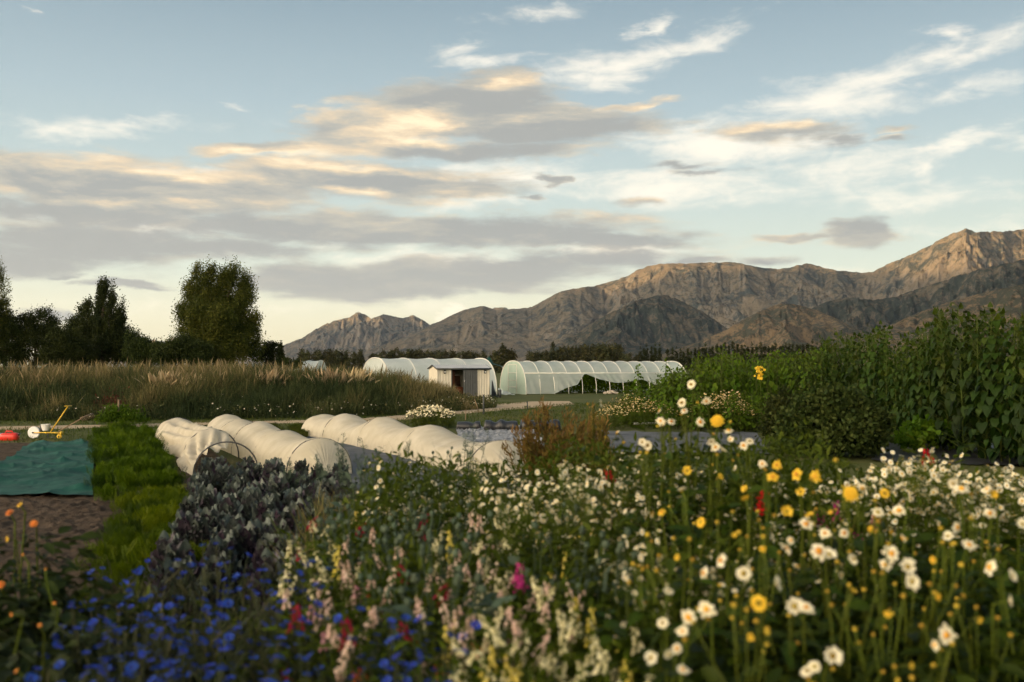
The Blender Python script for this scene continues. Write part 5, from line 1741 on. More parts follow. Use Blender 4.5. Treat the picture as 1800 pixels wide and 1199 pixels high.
def snap_proto(colour, seed):
    r = np.random.default_rng(seed)
    root = thing("snapdragon_plant", None, "snapdragon")
    n = int(r.integers(4, 7)) if colour in ('cream', 'pink') else int(r.integers(1, 4)); tips = []
    for k in range(n):
        a = r.uniform(0, 2 * PI); q = .02 + .10 * math.sqrt(r.uniform()); tips.append((q * math.cos(a), q * math.sin(a), r.uniform(.66, .93)))
    stems_to(np.array(tips), r, .03, .005).build("stem", L_snap, root)
    k = 240; a = r.uniform(0, 2 * PI, k); q = np.sqrt(r.uniform(size=k)) * .15; z = r.uniform(.08, .90, k)
    mb = MB(); leaves(mb, np.stack([q * np.cos(a), q * np.sin(a), z], -1), np.stack([np.cos(a), np.sin(a), r.uniform(.1, 1, k)], -1), r.uniform(.035, .07, k), r.uniform(.010, .018, k), np.clip(z * .6 + r.normal(size=k) * .15, 0, 1), LEAF_NARROW)
    mb.build("foliage", L_snap, root)
    for i, t in enumerate(tips):
        o = link("flower_spike", SPIKES[colour][r.integers(len(SPIKES[colour]))], root)
        o.location = t; o.rotation_euler = (r.normal() * .22, r.normal() * .22, r.uniform(0, 6)); s = r.uniform(.6, .92); o.scale = (s, s, s)
    return root


SPIKES = {c: [spike_mesh(c, 210 + 7 * i + k, r_L, r_n) for k, (r_L, r_n) in enumerate(((.13, 12), (.09, 9), (.17, 15)))] for i, c in enumerate(SNAP)}
snaps = {c: [snap_proto(c, 300 + 5 * i + k) for k in range(2 if c in ("cream", "pink") else 1)] for i, c in enumerate(SNAP)}

# ------------------------------------------------------------------ poppies gone to seed: grey green
L_glauc = foliage("glaucous_leaves", [(0.04, 0.065, 0.045), (0.075, 0.105, 0.075), (0.12, 0.15, 0.105)], .2)


def poppy_proto(seed):
    r = np.random.default_rng(seed)
    root = thing("poppy_plant", None, "poppy")
    n = 9; tips = [(r.normal() * .13, r.normal() * .13, r.uniform(.8, 1.12)) for _ in range(n)]
    stems_to(np.array(tips), r, .03, .004).build("stem", L_glauc, root)
    prof = ((.0, -.5), (.28, -.42), (.5, -.05), (.42, .28), (.22, .36), (.40, .42), (.40, .46), (.0, .48))
    for t in tips:
        Vp = np.array([[(q * math.cos(a), q * math.sin(a), z) for a in np.linspace(0, 2 * PI, 8, endpoint=False)] for q, z in prof])
        ob = MB().grid(Vp, closed=True, rnd=r.uniform(.5, 1)).build("seed_pod", L_glauc, root, True); s = r.uniform(.026, .036)
        ob.location = t; ob.scale = (s, s, s * 1.15); ob.rotation_euler = (r.normal() * .2, r.normal() * .2, 0)
    k = 110; a = r.uniform(0, 2 * PI, k); q = np.sqrt(r.uniform(size=k)) * .2; z = r.uniform(.08, .85, k)
    mb = MB(); leaves(mb, np.stack([q * np.cos(a), q * np.sin(a), z], -1), np.stack([np.cos(a), np.sin(a), r.uniform(-.2, 1, k)], -1), r.uniform(.06, .13, k), r.uniform(.03, .06, k), np.clip(r.normal(size=k) * .2 + .4, 0, 1))
    mb.build("foliage", L_glauc, root, True)
    return root


poppies = [poppy_proto(400 + k) for k in range(3)]

# ------------------------------------------------------------------ dahlias
M_dw = foliage("white_dahlia_petals", [(0.70, 0.64, 0.44), (0.82, 0.78, 0.60)], .3, .55, objvar=.05)
M_dy = foliage("yellow_dahlia_petals", [(0.70, 0.44, 0.03), (0.80, 0.56, 0.06)], .3, .55, objvar=.06)
M_do = foliage("orange_dahlia_petals", [(0.66, 0.20, 0.03), (0.76, 0.32, 0.08)], .3, .55, objvar=.06)
M_eye = foliage("dahlia_eye", [(0.10, 0.085, 0.012), (0.42, 0.28, 0.03)], .0, .8, objvar=.3)
M_eyeo = foliage("dahlia_orange_eye", [(0.50, 0.20, 0.02), (0.62, 0.34, 0.04)], .0, .8, objvar=.2)
L_dahl = foliage("dahlia_leaves", [(0.014, 0.026, 0.006), (0.032, 0.052, 0.010), (0.06, 0.085, 0.017)], .25, .55, .12)
L_dstem = foliage("dahlia_stems", [(0.045, 0.062, 0.013), (0.095, 0.115, 0.026)], .0, .6)
M_bud = foliage("dahlia_buds", [(0.20, 0.18, 0.03), (0.46, 0.28, 0.03)], .1, .7)
DM = {}
for kind, mt, em in (("white", M_dw, M_eyeo), ("yellow", M_dy, M_eyeo), ("orange", M_do, M_eyeo)):
    DM[kind] = []
    for k in range(6):
        pv, pf = disc_petals((12, 13, 11, 14, 12, 11)[k], .16, .5, (.23, .21, .25, .20, .22, .24)[k], (.10, .02, .22, .06, .30, .0)[k], (-.10, -.2, .12, -.05, .15, -.25)[k], (.07, .13, .10, .16, .12, .2)[k], 500 + k, 2 if k % 3 != 1 else 1)
        r = np.random.default_rng(510 + k); mb = MB()
        npet = len(pv); mb.raw(pv, pf, np.repeat(r.uniform(0, 1, npet // 9 + 1), 9)[:npet])
        cv, cf = dome(.20, .13, 3, 10, .03); cv = cv * (1 + .08 * r.normal(size=(len(cv), 1)))
        DM[kind].append((mb.mesh("blossom", mt, True), MB().raw(cv, cf, r.uniform(0, 1, len(cv))).mesh("centre", em if k % 2 else M_eye)))
# a full double bloom
mb = MB(); r = np.random.default_rng(77)
for L, (R, lift, n) in enumerate(((.5, .0, 12), (.46, .14, 12), (.40, .28, 11), (.32, .42, 9), (.22, .54, 7), (.12, .62, 5))):
    pv, pf = disc_petals(n, .03, R, .26 * (R + .25), .16, .10, .05, 520 + L); mb.raw(pv + np.array((0, 0, lift * .62)), pf, r.uniform(0, 1))
DOUBLE = {"yellow": mb.mesh("blossom", M_dy, True), "orange": mb.mesh("blossom", M_do, True)}
bv, bf = ball(.5, 5, 8, .9); bv[:, 2] += .06 * np.sin(bv[:, 0] * 14); BUDMESH = MB().raw(bv, bf, np.clip(bv[:, 2] + .5, 0, 1)).mesh("bud", M_bud, True)


def dahlia_plant(label, flowers, buds=None, leafy=1.0, group=None, name="dahlia_plant", seed=1, face=(-.25, -.75, .55), leafmat=None, low=.1):
    """flowers: (photo column, row, distance, kind, size in m)."""
    r = np.random.default_rng(seed)
    pts = [at(f_[0], f_[1], f_[2]) for f_ in flowers]
    bx_ = sum(p.x for p in pts) / len(pts) + r.normal() * .03; by_ = sum(p.y for p in pts) / len(pts) + .05
    root = thing(name, label, "dahlia", (bx_, by_, 0), 0, group)
    base = Vector((bx_, by_, 0)); top = max(p.z for p in pts)
    st = MB(); tips = [p - base for p in pts]; hub = np.array((0, 0, top * .34)); mids_ = []
    st.tube([(0, 0, -.02), (r.normal() * .02, r.normal() * .02, top * .2), hub], .008, .007, 6)
    for p, f_ in zip(tips, flowers):
        p = np.array(p); fz = np.array(face) + r.normal(size=3) * .5
        if len(f_) > 5: fz = np.array(f_[5])
        fz = unit(fz[None])[0]
        m = hub * .45 + p * .55 + np.array((p[0] * .25 + r.normal() * .035, p[1] * .2 + r.normal() * .03, -.02)) - fz * .03; mids_.append(m)
        st.tube([hub, m, p - fz * .045 - np.array((0, 0, .01)), p - fz * .006], .0052, .0036, 6, rnd=r.uniform(.2, 1))
        kind = f_[3]
        if kind.startswith("double"):
            o = link("blossom", DOUBLE[kind.split()[1]], root); o.matrix_local = axis_matrix(Vector(p), fz, r.uniform(0, 6), f_[4] * .86)
        else:
            pm, cm = DM[kind][r.integers(6)]
            o = link("blossom", pm, root); o.matrix_local = axis_matrix(Vector(p), fz, r.uniform(0, 6), f_[4] * r.uniform(.60, .80))
            link("centre", cm, o)
    nb = int(r.integers(2, 5)) if buds is None else len(buds)
    for k in range(nb):
        if buds:
            p = np.array(at(*buds[k][:3]) - base)
        else:
            q = np.array(tips[r.integers(len(tips))]); p = q + np.array((r.normal() * .07, r.normal() * .07, -abs(r.normal()) * .10 + .0))
        s0 = min(mids_, key=lambda m_: np.linalg.norm(m_ - p)); s0 = s0 if s0[2] < p[2] - .03 else hub; st.tube([s0, s0 * .4 + p * .6 + np.array((r.normal() * .015, r.normal() * .015, -.015)), p], .003, .0024, 5, rnd=r.uniform(.2, 1))
        o = link("bud", BUDMESH, root); s = r.uniform(.013, .020); o.location = p; o.scale = (s, s, s)
    st.build("stem", L_dstem, root, True)
    n = int(190 * leafy); a = r.uniform(0, 2 * PI, n); q = np.sqrt(r.uniform(size=n)) * .26; z = top * r.uniform(low, .86, n)
    mb = MB(); leaves(mb, np.stack([q * np.cos(a), q * np.sin(a), z], -1), np.stack([np.cos(a), np.sin(a), r.uniform(-.5, .6, n)], -1), r.uniform(.06, .12, n), r.uniform(.03, .055, n), np.clip(r.normal(size=n) * .2 + .45, 0, 1))
    mb.build("foliage", leafmat or L_dahl, root, True)
    return root


index_kids()

# ------------------------------------------------------------------ planting
R5 = np.random.default_rng(55)
KALE_L = "purple grey kale plant in the crowded kale row before the fleece tunnels"
rows = 5
for j in range(18):
    for i in range(rows):
        s = (i + .5) / rows + R5.normal() * .05; t = (j + .5) / 18 + R5.normal() * .015
        x = (-2.45 * (1 - s) - 1.1 * s) * (1 - t) + (-4.75 * (1 - s) - 2.3 * s) * t
        y = 6.8 * (1 - t) + 15.0 * t
        place(kales[R5.integers(4)], used, (x, y, 0), R5.uniform(0, 6), R5.uniform(1.05, 1.38) * (.78 if (s > .55 and t > .6) else 1.0), KALE_L, "kale row")

# tall leafy hedge at the right
HEDGE_L = "tall leafy green plant with drooping heart shaped leaves in the hedge at the right"
for row, (x0, dy) in enumerate(((9.15, 0), (9.75, .2), (10.4, .4))):
    y = 13.6 + dy
    while y < 31.5:
        x = x0 + R5.normal() * .1 - (.45 if y > 27 else 0)
        px = 900 + FPX * x / y
        top = np.interp(px, [1380, 1430, 1470, 1505, 1545, 1590, 1612, 1640, 1690, 1740, 1800, 1900, 2200], [640, 612, 596, 582, 590, 602, 590, 568, 546, 552, 546, 520, 440]) + R5.normal() * 11
        h = EYE + (645 - top) * y / FPX
        if row == 2: h *= .97
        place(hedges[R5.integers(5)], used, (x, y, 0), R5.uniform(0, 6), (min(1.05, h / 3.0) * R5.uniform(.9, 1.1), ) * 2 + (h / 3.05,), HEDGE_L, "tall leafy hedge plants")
        y += R5.uniform(.34, .52)

# bushy mid green plants between the hedge and the clear polytunnel
MID_L = "bushy mid green plant in the block between the polytunnel and the tall hedge"
for k in range(92):
    px = R5.uniform(1180, 1450); Y = R5.uniform(29, 37)
    top = np.interp(px, [1180, 1230, 1270, 1330, 1400, 1440], [655, 640, 628, 632, 628, 618]) + R5.normal() * 6 + (Y - 33) * .6
    p = at(px, 640, Y); h = EYE + (645 - top) * Y / FPX
    place(mids[R5.integers(4)], used, (p.x, p.y, 0), R5.uniform(0, 6), (1.0, 1.0, h / 1.95), MID_L, "bushy mid green plants")
for i, (px, top, Y, lb) in enumerate(((1122, 640, 31.5, "tall single green stalk rising before the clear polytunnel film"), (1166, 628, 32, "tallest green stalk at the right end of the clear polytunnel"), (1182, 645, 31, "green stalk just right of the tallest stalk by the polytunnel"), (1100, 668, 31, "short green stalk at the left edge of the bushy block"), (1268, 612, 33, "thin green stalk standing above the bushy mid green block"))):
    p = at(px, 640, Y); h = EYE + (645 - top) * Y / FPX
    place(talls[i % 2], used, (p.x, p.y, 0), i * 1.3, (.9, .9, h / 2.35), lb, "green stalks by the clear polytunnel")
for (px, top, Y, lb) in ((1086, 700, 29.6, "dried cream chamomile clump nearest the pale stone heap"), (1108, 690, 30.2, "dried cream chamomile clump under the leftmost green stalk"), (1130, 700, 29.0, "dried cream chamomile clump in front of the tall single green stalk"), (1075, 712, 28.6, "low dried cream chamomile clump above the thin white board"), (1155, 705, 29.4, "sparse dried chamomile clump under the tallest green stalk"),
                         (1250, 690, 29.0, "dried cream chamomile clump left of the bushy block's foot"), (1282, 684, 28.4, "largest dried cream chamomile clump before the bushy block"), (1300, 705, 27.6, "dried cream chamomile clump beside the dark bush"), (1215, 712, 28.6, "low dried chamomile clump in front of the bushy block")):
    p = at(px, 640, Y); h = EYE + (645 - top) * Y / FPX
    place(dry_chamo[int(px) % 3], used, (p.x, p.y, 0), px, (1.15, 1.15, h / .95), lb, "dried chamomile clumps")
for k in range(26):
    px = R5.uniform(1140, 1350); Y = R5.uniform(27.2, 29.5); p = at(px, 640, Y)
    place(mids[R5.integers(4)], used, (p.x, p.y, 0), R5.uniform(0, 6), (.7, .7, R5.uniform(.35, .6)), "low bushy green plant among the dried chamomile clumps", "low green plants among the chamomile")

for k in range(26):
    px = R5.uniform(1092, 1200); Y = R5.uniform(30.5, 35); p = at(px, 640, Y); top = np.interp(px, [1090, 1130, 1200], [700, 676, 655]) + R5.normal() * 7
    h = EYE + (645 - top) * Y / FPX
    place(mids[R5.integers(4)], used, (p.x, p.y, 0), R5.uniform(0, 6), (.9, .9, h / 1.95), "bushy green plant in front of the right end of the clear polytunnel", "bushy plants at the polytunnel end")
# yellow flowering spire among the bushy plants
p = at(1336, 640, 29); rt = thing("yellow_spire_plant", "slim plant with a yellow flower spire among the bushy green plants", "plant", (p.x, p.y, 0))
mb = MB().tube([(0, 0, 0), (.02, 0, 1.0), (0, 0, 1.85)], .012, .006, 5); mb.build("stem", L_sunstalk, rt)
n = 60; t = R5.uniform(0, 1, n); P = np.stack([R5.normal(size=n) * .05, R5.normal(size=n) * .05, 1.45 + .35 * t], -1); X, Yv, Z = axis_frames(R5.normal(size=(n, 3)) + np.array((0, -1, .3)))
MB().scatter(disc_petals(6, .1, .5, .35), P, X, Yv, Z, R5.uniform(.05, .09, n), R5.uniform(0, 1, n)).build("blossoms", M_dy, rt)

# dark shrubs before the hedge
L_shrub = foliage("dark_shrub_leaves", [(0.014, 0.024, 0.008), (0.034, 0.046, 0.014), (0.07, 0.08, 0.028)], .2)
S20 = 20.0 / FPX
def sl(px, py, rx, rz_, ox, dep=0.0):
    return ((px - ox) * S20, dep, EYE + (645 - py) * S20, rx * S20, rx * S20 * .9, rz_ * S20)
sh = make_tree("leafy_shrub", [sl(1460, 720, 55, 36, 1465), sl(1500, 735, 46, 44, 1465), sl(1420, 745, 46, 44, 1465), sl(1470, 770, 75, 40, 1465), sl(1530, 760, 28, 46, 1465), sl(1395, 770, 34, 40, 1465), sl(1445, 700, 24, 18, 1465), sl(1405, 705, 16, 14, 1465, .2), sl(1515, 700, 22, 12, 1465, .2), sl(1550, 735, 16, 20, 1465), sl(1385, 735, 18, 16, 1465), sl(1480, 745, 20, 20, 1465, -.9), sl(1430, 765, 22, 18, 1465, -.8), sl(1475, 686, 12, 8, 1465)],
               1.4, .03, L_shrub, 460, 30, .10, .065, (.08, .08, .10), .06, 611, T=LEAF, limbs=30, trunk_top=.6)
sh['category'] = "shrub"; sh['label'] = "broad dark olive shrub in front of the tall leafy hedge"; p = at(1465, 640, 20); sh.location = (p.x, p.y, 0)
sh = make_tree("leafy_shrub", [sl(1372, 715, 24, 30, 1370), sl(1360, 745, 26, 40, 1370), sl(1385, 760, 28, 40, 1370)], 1.2, .02, L_shrub, 150, 34, .07, .04, (.06, .06, .07), .03, 613, T=LEAF, limbs=14, trunk_top=.6)
sh['category'] = "shrub"; sh['label'] = "smaller dark shrub at the left end of the broad dark olive shrub"; p = at(1370, 640, 21); sh.location = (p.x, p.y, 0)
sh = make_tree("low_green_plant", [sl(1630, 765, 40, 18, 1630), sl(1600, 775, 24, 14, 1630), sl(1665, 772, 22, 14, 1630)], .5, .015, L_mid, 60, 24, .13, .1, (.07, .07, .05), .02, 617, T=LEAF, limbs=5)
sh['category'] = "plant"; sh['label'] = "low green leafy plant at the hedge foot behind the red snapdragon"; p = at(1630, 640, 21); sh.location = (p.x, p.y, 0)
# green weeds round the grey post and the daisy mound
sh = make_tree("weed_bush", [((px - 215) * 30.5 / FPX, 0, EYE + (645 - py) * 30.5 / FPX, rx * 30.5 / FPX, .4, rz_ * 30.5 / FPX) for px, py, rx, rz_ in ((200, 735, 18, 16), (230, 738, 20, 14), (188, 742, 14, 10), (246, 742, 12, 10), (215, 728, 8, 10))], .6, .015, L_mid, 90, 30, .12, .04, (.09, .09, .08), 0, 619, T=LEAF, limbs=6, up=.6)
sh['category'] = "weeds"; sh['label'] = "clump of tall green weeds around the grey post by the left track"; p = at(215, 640, 30.5); sh.location = (p.x, p.y, 0)
mound = daisy_proto(631, "daisy_bush", "daisy bush", 420, .66, .74, .055, L_fev, 1100, leaf=.10)
p = at(757, 640, 29.3); mound.location = (p.x, p.y, 0); mound['label'] = "rounded bush of small white daisies beyond the longest fleece tunnel"

# reddish amaranths
L_amar = foliage("amaranth_plumes", [(0.055, 0.062, 0.012), (0.115, 0.10, 0.02), (0.165, 0.115, 0.026), (0.20, 0.11, 0.04)], .3, .65)


def amaranth(label, px, Y, top, n, spread, seed):
    r = np.random.default_rng(seed); p = at(px, 640, Y); H_ = EYE + (645 - top) * Y / FPX
    rt = thing("amaranth_plant", label, "amaranth", (p.x, p.y, 0), 0, "rusty amaranths before the crinkled sheet")
    st = MB(); P = []; D = []; tn = []
    for k in range(n):
        a = r.uniform(0, 2 * PI); q = math.sqrt(r.uniform()); h = H_ * r.uniform(.72, 1) * (1 - .36 * q)
        e = np.array((math.cos(a) * spread * q, math.sin(a) * spread * q * .7, h)); m = np.array((e[0] * .55, e[1] * .55, h * .58))
        st.tube([(0, 0, 0), m, e], .006, .003, 4)
        for j in range(150):
            t = r.uniform(.22, 1.0); b = (1 - t) ** 2 * np.zeros(3) + 2 * t * (1 - t) * m + t * t * e
            P.append(b + r.normal(size=3) * .022); d = 2 * (1 - t) * m + 2 * t * (e - m); D.append(unit(d[None])[0] + r.normal(size=3) * .42); tn.append(np.clip(.15 + .6 * t + r.normal() * .18, 0, 1))
    st.build("stem", L_amar, rt)
    N = len(P); mb = MB(); leaves(mb, np.array(P), np.array(D), r.uniform(.035, .095, N), r.uniform(.011, .024, N), np.array(tn), QUADLEAF, normal=rand_dirs(N, r)); mb.build("plumes", L_amar, rt)


amaranth("widest rusty green amaranth with plumes leaning left", 962, 11.0, 668, 44, .54, 3)
amaranth("upright rusty amaranth between the widest one and the white dahlias", 1048, 11.4, 686, 24, .20, 5)

# wispy seedling stalks seen against the fleece tunnels
for i, (px, top, Y, lb) in enumerate(((832, 742, 10.5, "wispy grey green stalk tallest against the longest fleece tunnel"), (812, 768, 10.2, "wispy stalk left of the tallest one against the longest tunnel"), (650, 772, 10, "wispy stalk against the middle of the longest tunnel"), (600, 765, 12, "climbing weed stalk at the right end of the five hoop tunnel"), (560, 800, 12.5, "thin weed stalk before the end of the five hoop tunnel"), (708, 778, 9.6, "wispy stalk above the grey green poppies"), (508, 806, 12.4, "thin pale weed stalk among the kale heads"))):
    r = np.random.default_rng(700 + i); p = at(px, 640, Y); H_ = EYE + (645 - top) * Y / FPX
    rt = thing("weed_stalk", lb, "weed", (p.x, p.y, 0), 0, "wispy weed stalks before the fleece tunnels"); st = MB(); P = []; D = []
    for k in range(5):
        e = np.array((r.normal() * .07, r.normal() * .05, H_ * (1 - .09 * k))); m = np.array((e[0] * .3, 0, e[2] * .6)); st.tube([(0, 0, 0), m, e], .005, .002, 4)
        for t in np.linspace(.45, 1, 22):
            b = 2 * t * (1 - t) * m + t * t * e; P.append(b); D.append(r.normal(size=3) + np.array((0, 0, .7)))
    st.build("stem", L_glauc, rt); mb = MB(); N = len(P)
    X, Yv, Z = frames(np.array(D), rand_dirs(N, r)); L = r.uniform(.04, .09, N); mb.scatter(FERN, np.array(P), X, Yv, Z, np.stack([L, L, L], 1), r.uniform(.2, .9, N)); mb.build("foliage", L_glauc, rt)

# snapdragons, each plant where its flower spikes show
def canopy_depth(py, h):
    return (EYE - h) * FPX / (py - 645.0)


SNAP_AT = {
    "crimson": [(530, 890), (615, 902), (728, 882), (757, 895), (743, 965), (738, 992), (730, 1043), (655, 1050), (557, 1030)],
    "cream": [(573, 907), (543, 938), (533, 960), (533, 1000), (753, 923), (868, 905), (890, 908), (863, 935), (900, 940), (863, 990), (870, 1015), (940, 1005), (987, 1017), (917, 1020), (887, 1040), (1013, 1057), (947, 1090), (867, 1093), (793, 1110), (817, 1080), (833, 1143), (917, 1160), (973, 1140), (1047, 1110), (1030, 1150), (883, 1183), (1000, 1100), (960, 1060), (1080, 1090), (1085, 1160)],
    "pink": [(603, 978), (643, 970), (550, 1015), (587, 1063), (612, 1050), (627, 930), (807, 965), (783, 997), (820, 955), (780, 1023), (827, 893), (847, 1045), (853, 1068), (893, 1000), (700, 940), (930, 1045), (1000, 1000)],
    "mauve": [(592, 985), (575, 1000), (565, 1040), (900, 1080), (1010, 1060)],
    "yellow": [(777, 920), (600, 945), (767, 1083), (933, 1130), (960, 1165), (1060, 1050), (890, 1115), (1090, 1125), (640, 880), (820, 1150)],
    "orange": [(793, 1055), (747, 1090), (733, 1115), (673, 970), (843, 1170), (1045, 1183), (620, 1090), (1030, 1195)],
}
SN_L = {"crimson": "dark crimson snapdragon plant among the pale snapdragons", "cream": "cream white snapdragon plant in the snapdragon bed", "pink": "blush pink snapdragon plant in the snapdragon bed", "mauve": "dusky mauve pink snapdragon plant in the snapdragon bed",
        "yellow": "clear yellow snapdragon plant in the snapdragon bed", "orange": "orange red snapdragon plant beside the cornflowers and pale snapdragons"}
for colr, pts in SNAP_AT.items():
    for (px, py) in pts:
        h = R5.uniform(.98, 1.08) * np.interp(py, [880, 1000, 1190], [1.0, .98, .92]); Y = canopy_depth(py - 8, h)
        p = at(px, 640, Y)
        pr = snaps[colr][R5.integers(len(snaps[colr]))]
        place(pr, used, (p.x, p.y, 0), R5.uniform(0, 6), h / 1.04, SN_L[colr], colr + " snapdragons")
for k in range(58):
    px = R5.uniform(540, 1150); py = R5.uniform(905, 1200)
    if px > 650 and px < 760 and py < 1020: continue
    if py > 1080 and px < 760: continue
    colr = R5.choice(["cream", "cream", "pink", "yellow"]); h = R5.uniform(.80, .98); Y = canopy_depth(py, h)
    p = at(px, 640, Y); pr = snaps[colr][R5.integers(len(snaps[colr]))]
    place(pr, used, (p.x, p.y, 0), R5.uniform(0, 6), h / 1.04, SN_L[colr], colr + " snapdragons")
for (px, py, Y, colr, lb) in ((1645, 740, 7.4, "red", "red snapdragon standing above the white daisies by the hedge foot"), (1086, 772, 6.4, "red", "red snapdragon beside the rusty amaranth and cream dahlias"), (1358, 792, 5.4, "red", "red snapdragon below the dark olive shrub among yellow dahlias"),
                              (947, 884, 4.2, "magenta", "vivid magenta bloom standing above the pale snapdragons left of the white daisies"), (1495, 828, 5.6, "magenta", "magenta bloom at the left edge of the white daisy patch"), (1420, 803, 5.6, "magenta", "small magenta bloom above the yellow dahlias")):
    p = at(px, py, Y)
    pr = snaps[colr][0]; s = p.z / 1.0
    place(pr, used, (p.x, p.y, 0), px, s, lb, "single bright snapdragons")

# grey green poppies gone to seed
for k in range(32):
    px = R5.uniform(625, 790); py = np.interp(R5.uniform() ** 1.4, [0, 1], [792, 1010]); h = R5.uniform(.95, 1.12); Y = canopy_depth(py, h); p = at(px, 640, Y)
    place(poppies[R5.integers(3)], used, (p.x, p.y, 0), R5.uniform(0, 6), h / 1.1, "grey green poppy plant with round seed pods between kale and snapdragons", "poppies gone to seed")
for k in range(7):
    px = R5.uniform(940, 1120); py = R5.uniform(860, 960); h = R5.uniform(1.0, 1.15); Y = canopy_depth(py, h); p = at(px, 640, Y)
    place(poppies[R5.integers(3)], used, (p.x, p.y, 0), R5.uniform(0, 6), h / 1.1, "grey green poppy plant behind the cream snapdragons near white daisies", "poppies near the feverfew")

# cornflowers
n = 0
while n < 92:
    px = R5.uniform(60, 830); py = R5.uniform(972, 1270)
    lim = np.interp(px, [60, 130, 200, 280, 560, 600, 830], [1150, 1020, 985, 972, 975, 1085, 1110])
    if py < lim: continue
    h = R5.uniform(.76, .92); Y = canopy_depth(py, h); p = at(px, 640, Y)
    place(corns[R5.integers(5)], used, (p.x, p.y, 0), R5.uniform(0, 6), h / .9, "blue cornflower plant in the dense cornflower bed at the lower left", "cornflowers")
    n += 1

# feverfew and daisies
FEV_L = "feverfew plant with a crowd of tiny white daisies beside the dahlias"
for k in range(84):
    px = R5.normal(1030, 66) if k < 50 else R5.uniform(1080, 1350); py = 780 + abs(R5.normal()) * 55 if k < 50 else R5.uniform(788, 885)
    if px < 890: py = max(py, 815)
    Y = R5.uniform(5.2, 7.6); p = at(px, py, Y)
    place(fever[R5.integers(4)], used, (p.x, p.y, 0), R5.uniform(0, 6), (1.05, 1.05, p.z / 1.0), FEV_L, "feverfew plants by the dahlias")
for k in range(40):
    px = R5.uniform(650, 930); py = R5.uniform(796, 890); Y = R5.uniform(6, 8.5); p = at(px, py, Y)
    place(fever[R5.integers(4)], used, (p.x, p.y, 0), R5.uniform(0, 6), (1.0, 1.0, p.z / 1.0), "feverfew plant with few tiny daisies behind the snapdragons", "sparse feverfew behind the snapdragons")
for k in range(44):
    px = R5.uniform(1090, 1540); py = R5.uniform(850, 985); Y = canopy_depth(py, R5.uniform(.95, 1.12)); p = at(px, py, Y)
    place(fever[R5.integers(4)], used, (p.x, p.y, 0), R5.uniform(0, 6), (.8, .8, p.z / 1.0), "feverfew plant with tiny white daisies growing low between the dahlia stems", "feverfew among the dahlias")
for k in range(62):
    px = R5.uniform(1510, 1860); py = np.interp(px, [1510, 1560, 1640, 1700, 1860], [815, 775, 775, 800, 785]) + abs(R5.normal()) * 38; Y = R5.uniform(5.6, 8.2); p = at(px, py, Y)
    place(ox_daisy[R5.integers(4)], used, (p.x, p.y, 0), R5.uniform(0, 6), (1.05, 1.05, p.z / 1.02), "daisy plant with many white flowers in the daisy patch before the tall hedge", "daisy patch before the hedge")
for k in range(16):
    px = R5.uniform(1330, 1520); py = R5.uniform(800, 870); Y = R5.uniform(5.6, 7); p = at(px, py, Y)
    place(ox_daisy[R5.integers(4)], used, (p.x, p.y, 0), R5.uniform(0, 6), (.9, .9, p.z / 1.02), "daisy plant with white flowers behind the yellow dahlias", "daisies behind the yellow dahlias")

# dahlias
D = dahlia_plant
UP = "tall dahlias behind"
D("tallest pale dahlia whose top bloom stands above the bushy green plants", [(1215, 676, 5.8, "white", .078, (-.5, -.8, .35)), (1199, 708, 5.7, "white", .085), (1203, 722, 5.6, "white", .07)], seed=1, leafy=.4, low=.3)
D("pale yellow dahlia with a cluster of four blooms left of the tallest dahlia", [(1159, 722, 5.6, "white", .07), (1161, 740, 5.5, "white", .075), (1180, 741, 5.5, "white", .08), (1168, 745, 5.6, "white", .07)], seed=2, leafy=.4, low=.3)
D("double golden yellow dahlia standing alone beside pale blooms", [(1261, 741, 5.4, "double yellow", .085, (-.2, -.9, .35))], seed=3, leafy=.3, low=.3)
D("cream dahlia with two blooms between the tallest dahlia and golden double one", [(1231, 742, 5.6, "white", .075), (1242, 705, 5.8, "white", .07)], seed=4, leafy=.3, low=.3)
D("cream dahlia seen side on against the rusty amaranth", [(1056, 709, 6.0, "white", .075, (.9, -.3, .2)), (1085, 760, 5.8, "white", .06)], seed=5, leafy=.3, low=.3)
D("cream dahlia with three ragged blooms right of the golden double dahlia", [(1281, 757, 5.4, "white", .08), (1284, 772, 5.3, "white", .06), (1307, 783, 5.3, "white", .07), (1318, 776, 5.3, "white", .06)], seed=6, leafy=.4, low=.3)
D("cream dahlia with two blooms above the feverfew crowd", [(1139, 783, 5.3, "white", .08), (1129, 778, 5.3, "white", .06)], seed=7, leafy=.4, low=.3)
D("cream dahlia with a tight group of three blooms below the golden double one", [(1258, 786, 5.2, "white", .075), (1270, 792, 5.1, "white", .075), (1250, 776, 5.2, "white", .06)], seed=8, leafy=.4, low=.3)
D("yellow dahlia with one round bloom at the left of the yellow group", [(1208, 828, 4.8, "yellow", .072, (-.2, -.9, .3)), (1200, 862, 4.8, "white", .07)], seed=9, leafy=.5)
D("yellow dahlia with a pair of round blooms one above the other", [(1365, 818, 4.6, "yellow", .068, (-.1, -.9, .4)), (1358, 838, 4.6, "yellow", .066, (-.2, -.9, .3)), (1340, 815, 4.7, "white", .06)], seed=10, leafy=.5)
D("yellow dahlia with two wide blooms beneath the magenta bloom", [(1400, 834, 4.6, "yellow", .075), (1432, 838, 4.5, "yellow", .082), (1408, 865, 4.5, "yellow", .05)], seed=11, leafy=.5)
D("brightest double yellow dahlia with a white bloom behind its shoulder", [(1495, 869, 4.2, "double yellow", .078, (-.2, -.85, .4)), (1516, 858, 4.3, "white", .07)], seed=12, leafy=.6)
D("single yellow dahlia bloom between the brightest double one and white blooms", [(1555, 867, 4.3, "yellow", .058, (-.1, -.9, .3))], seed=13, leafy=.5)
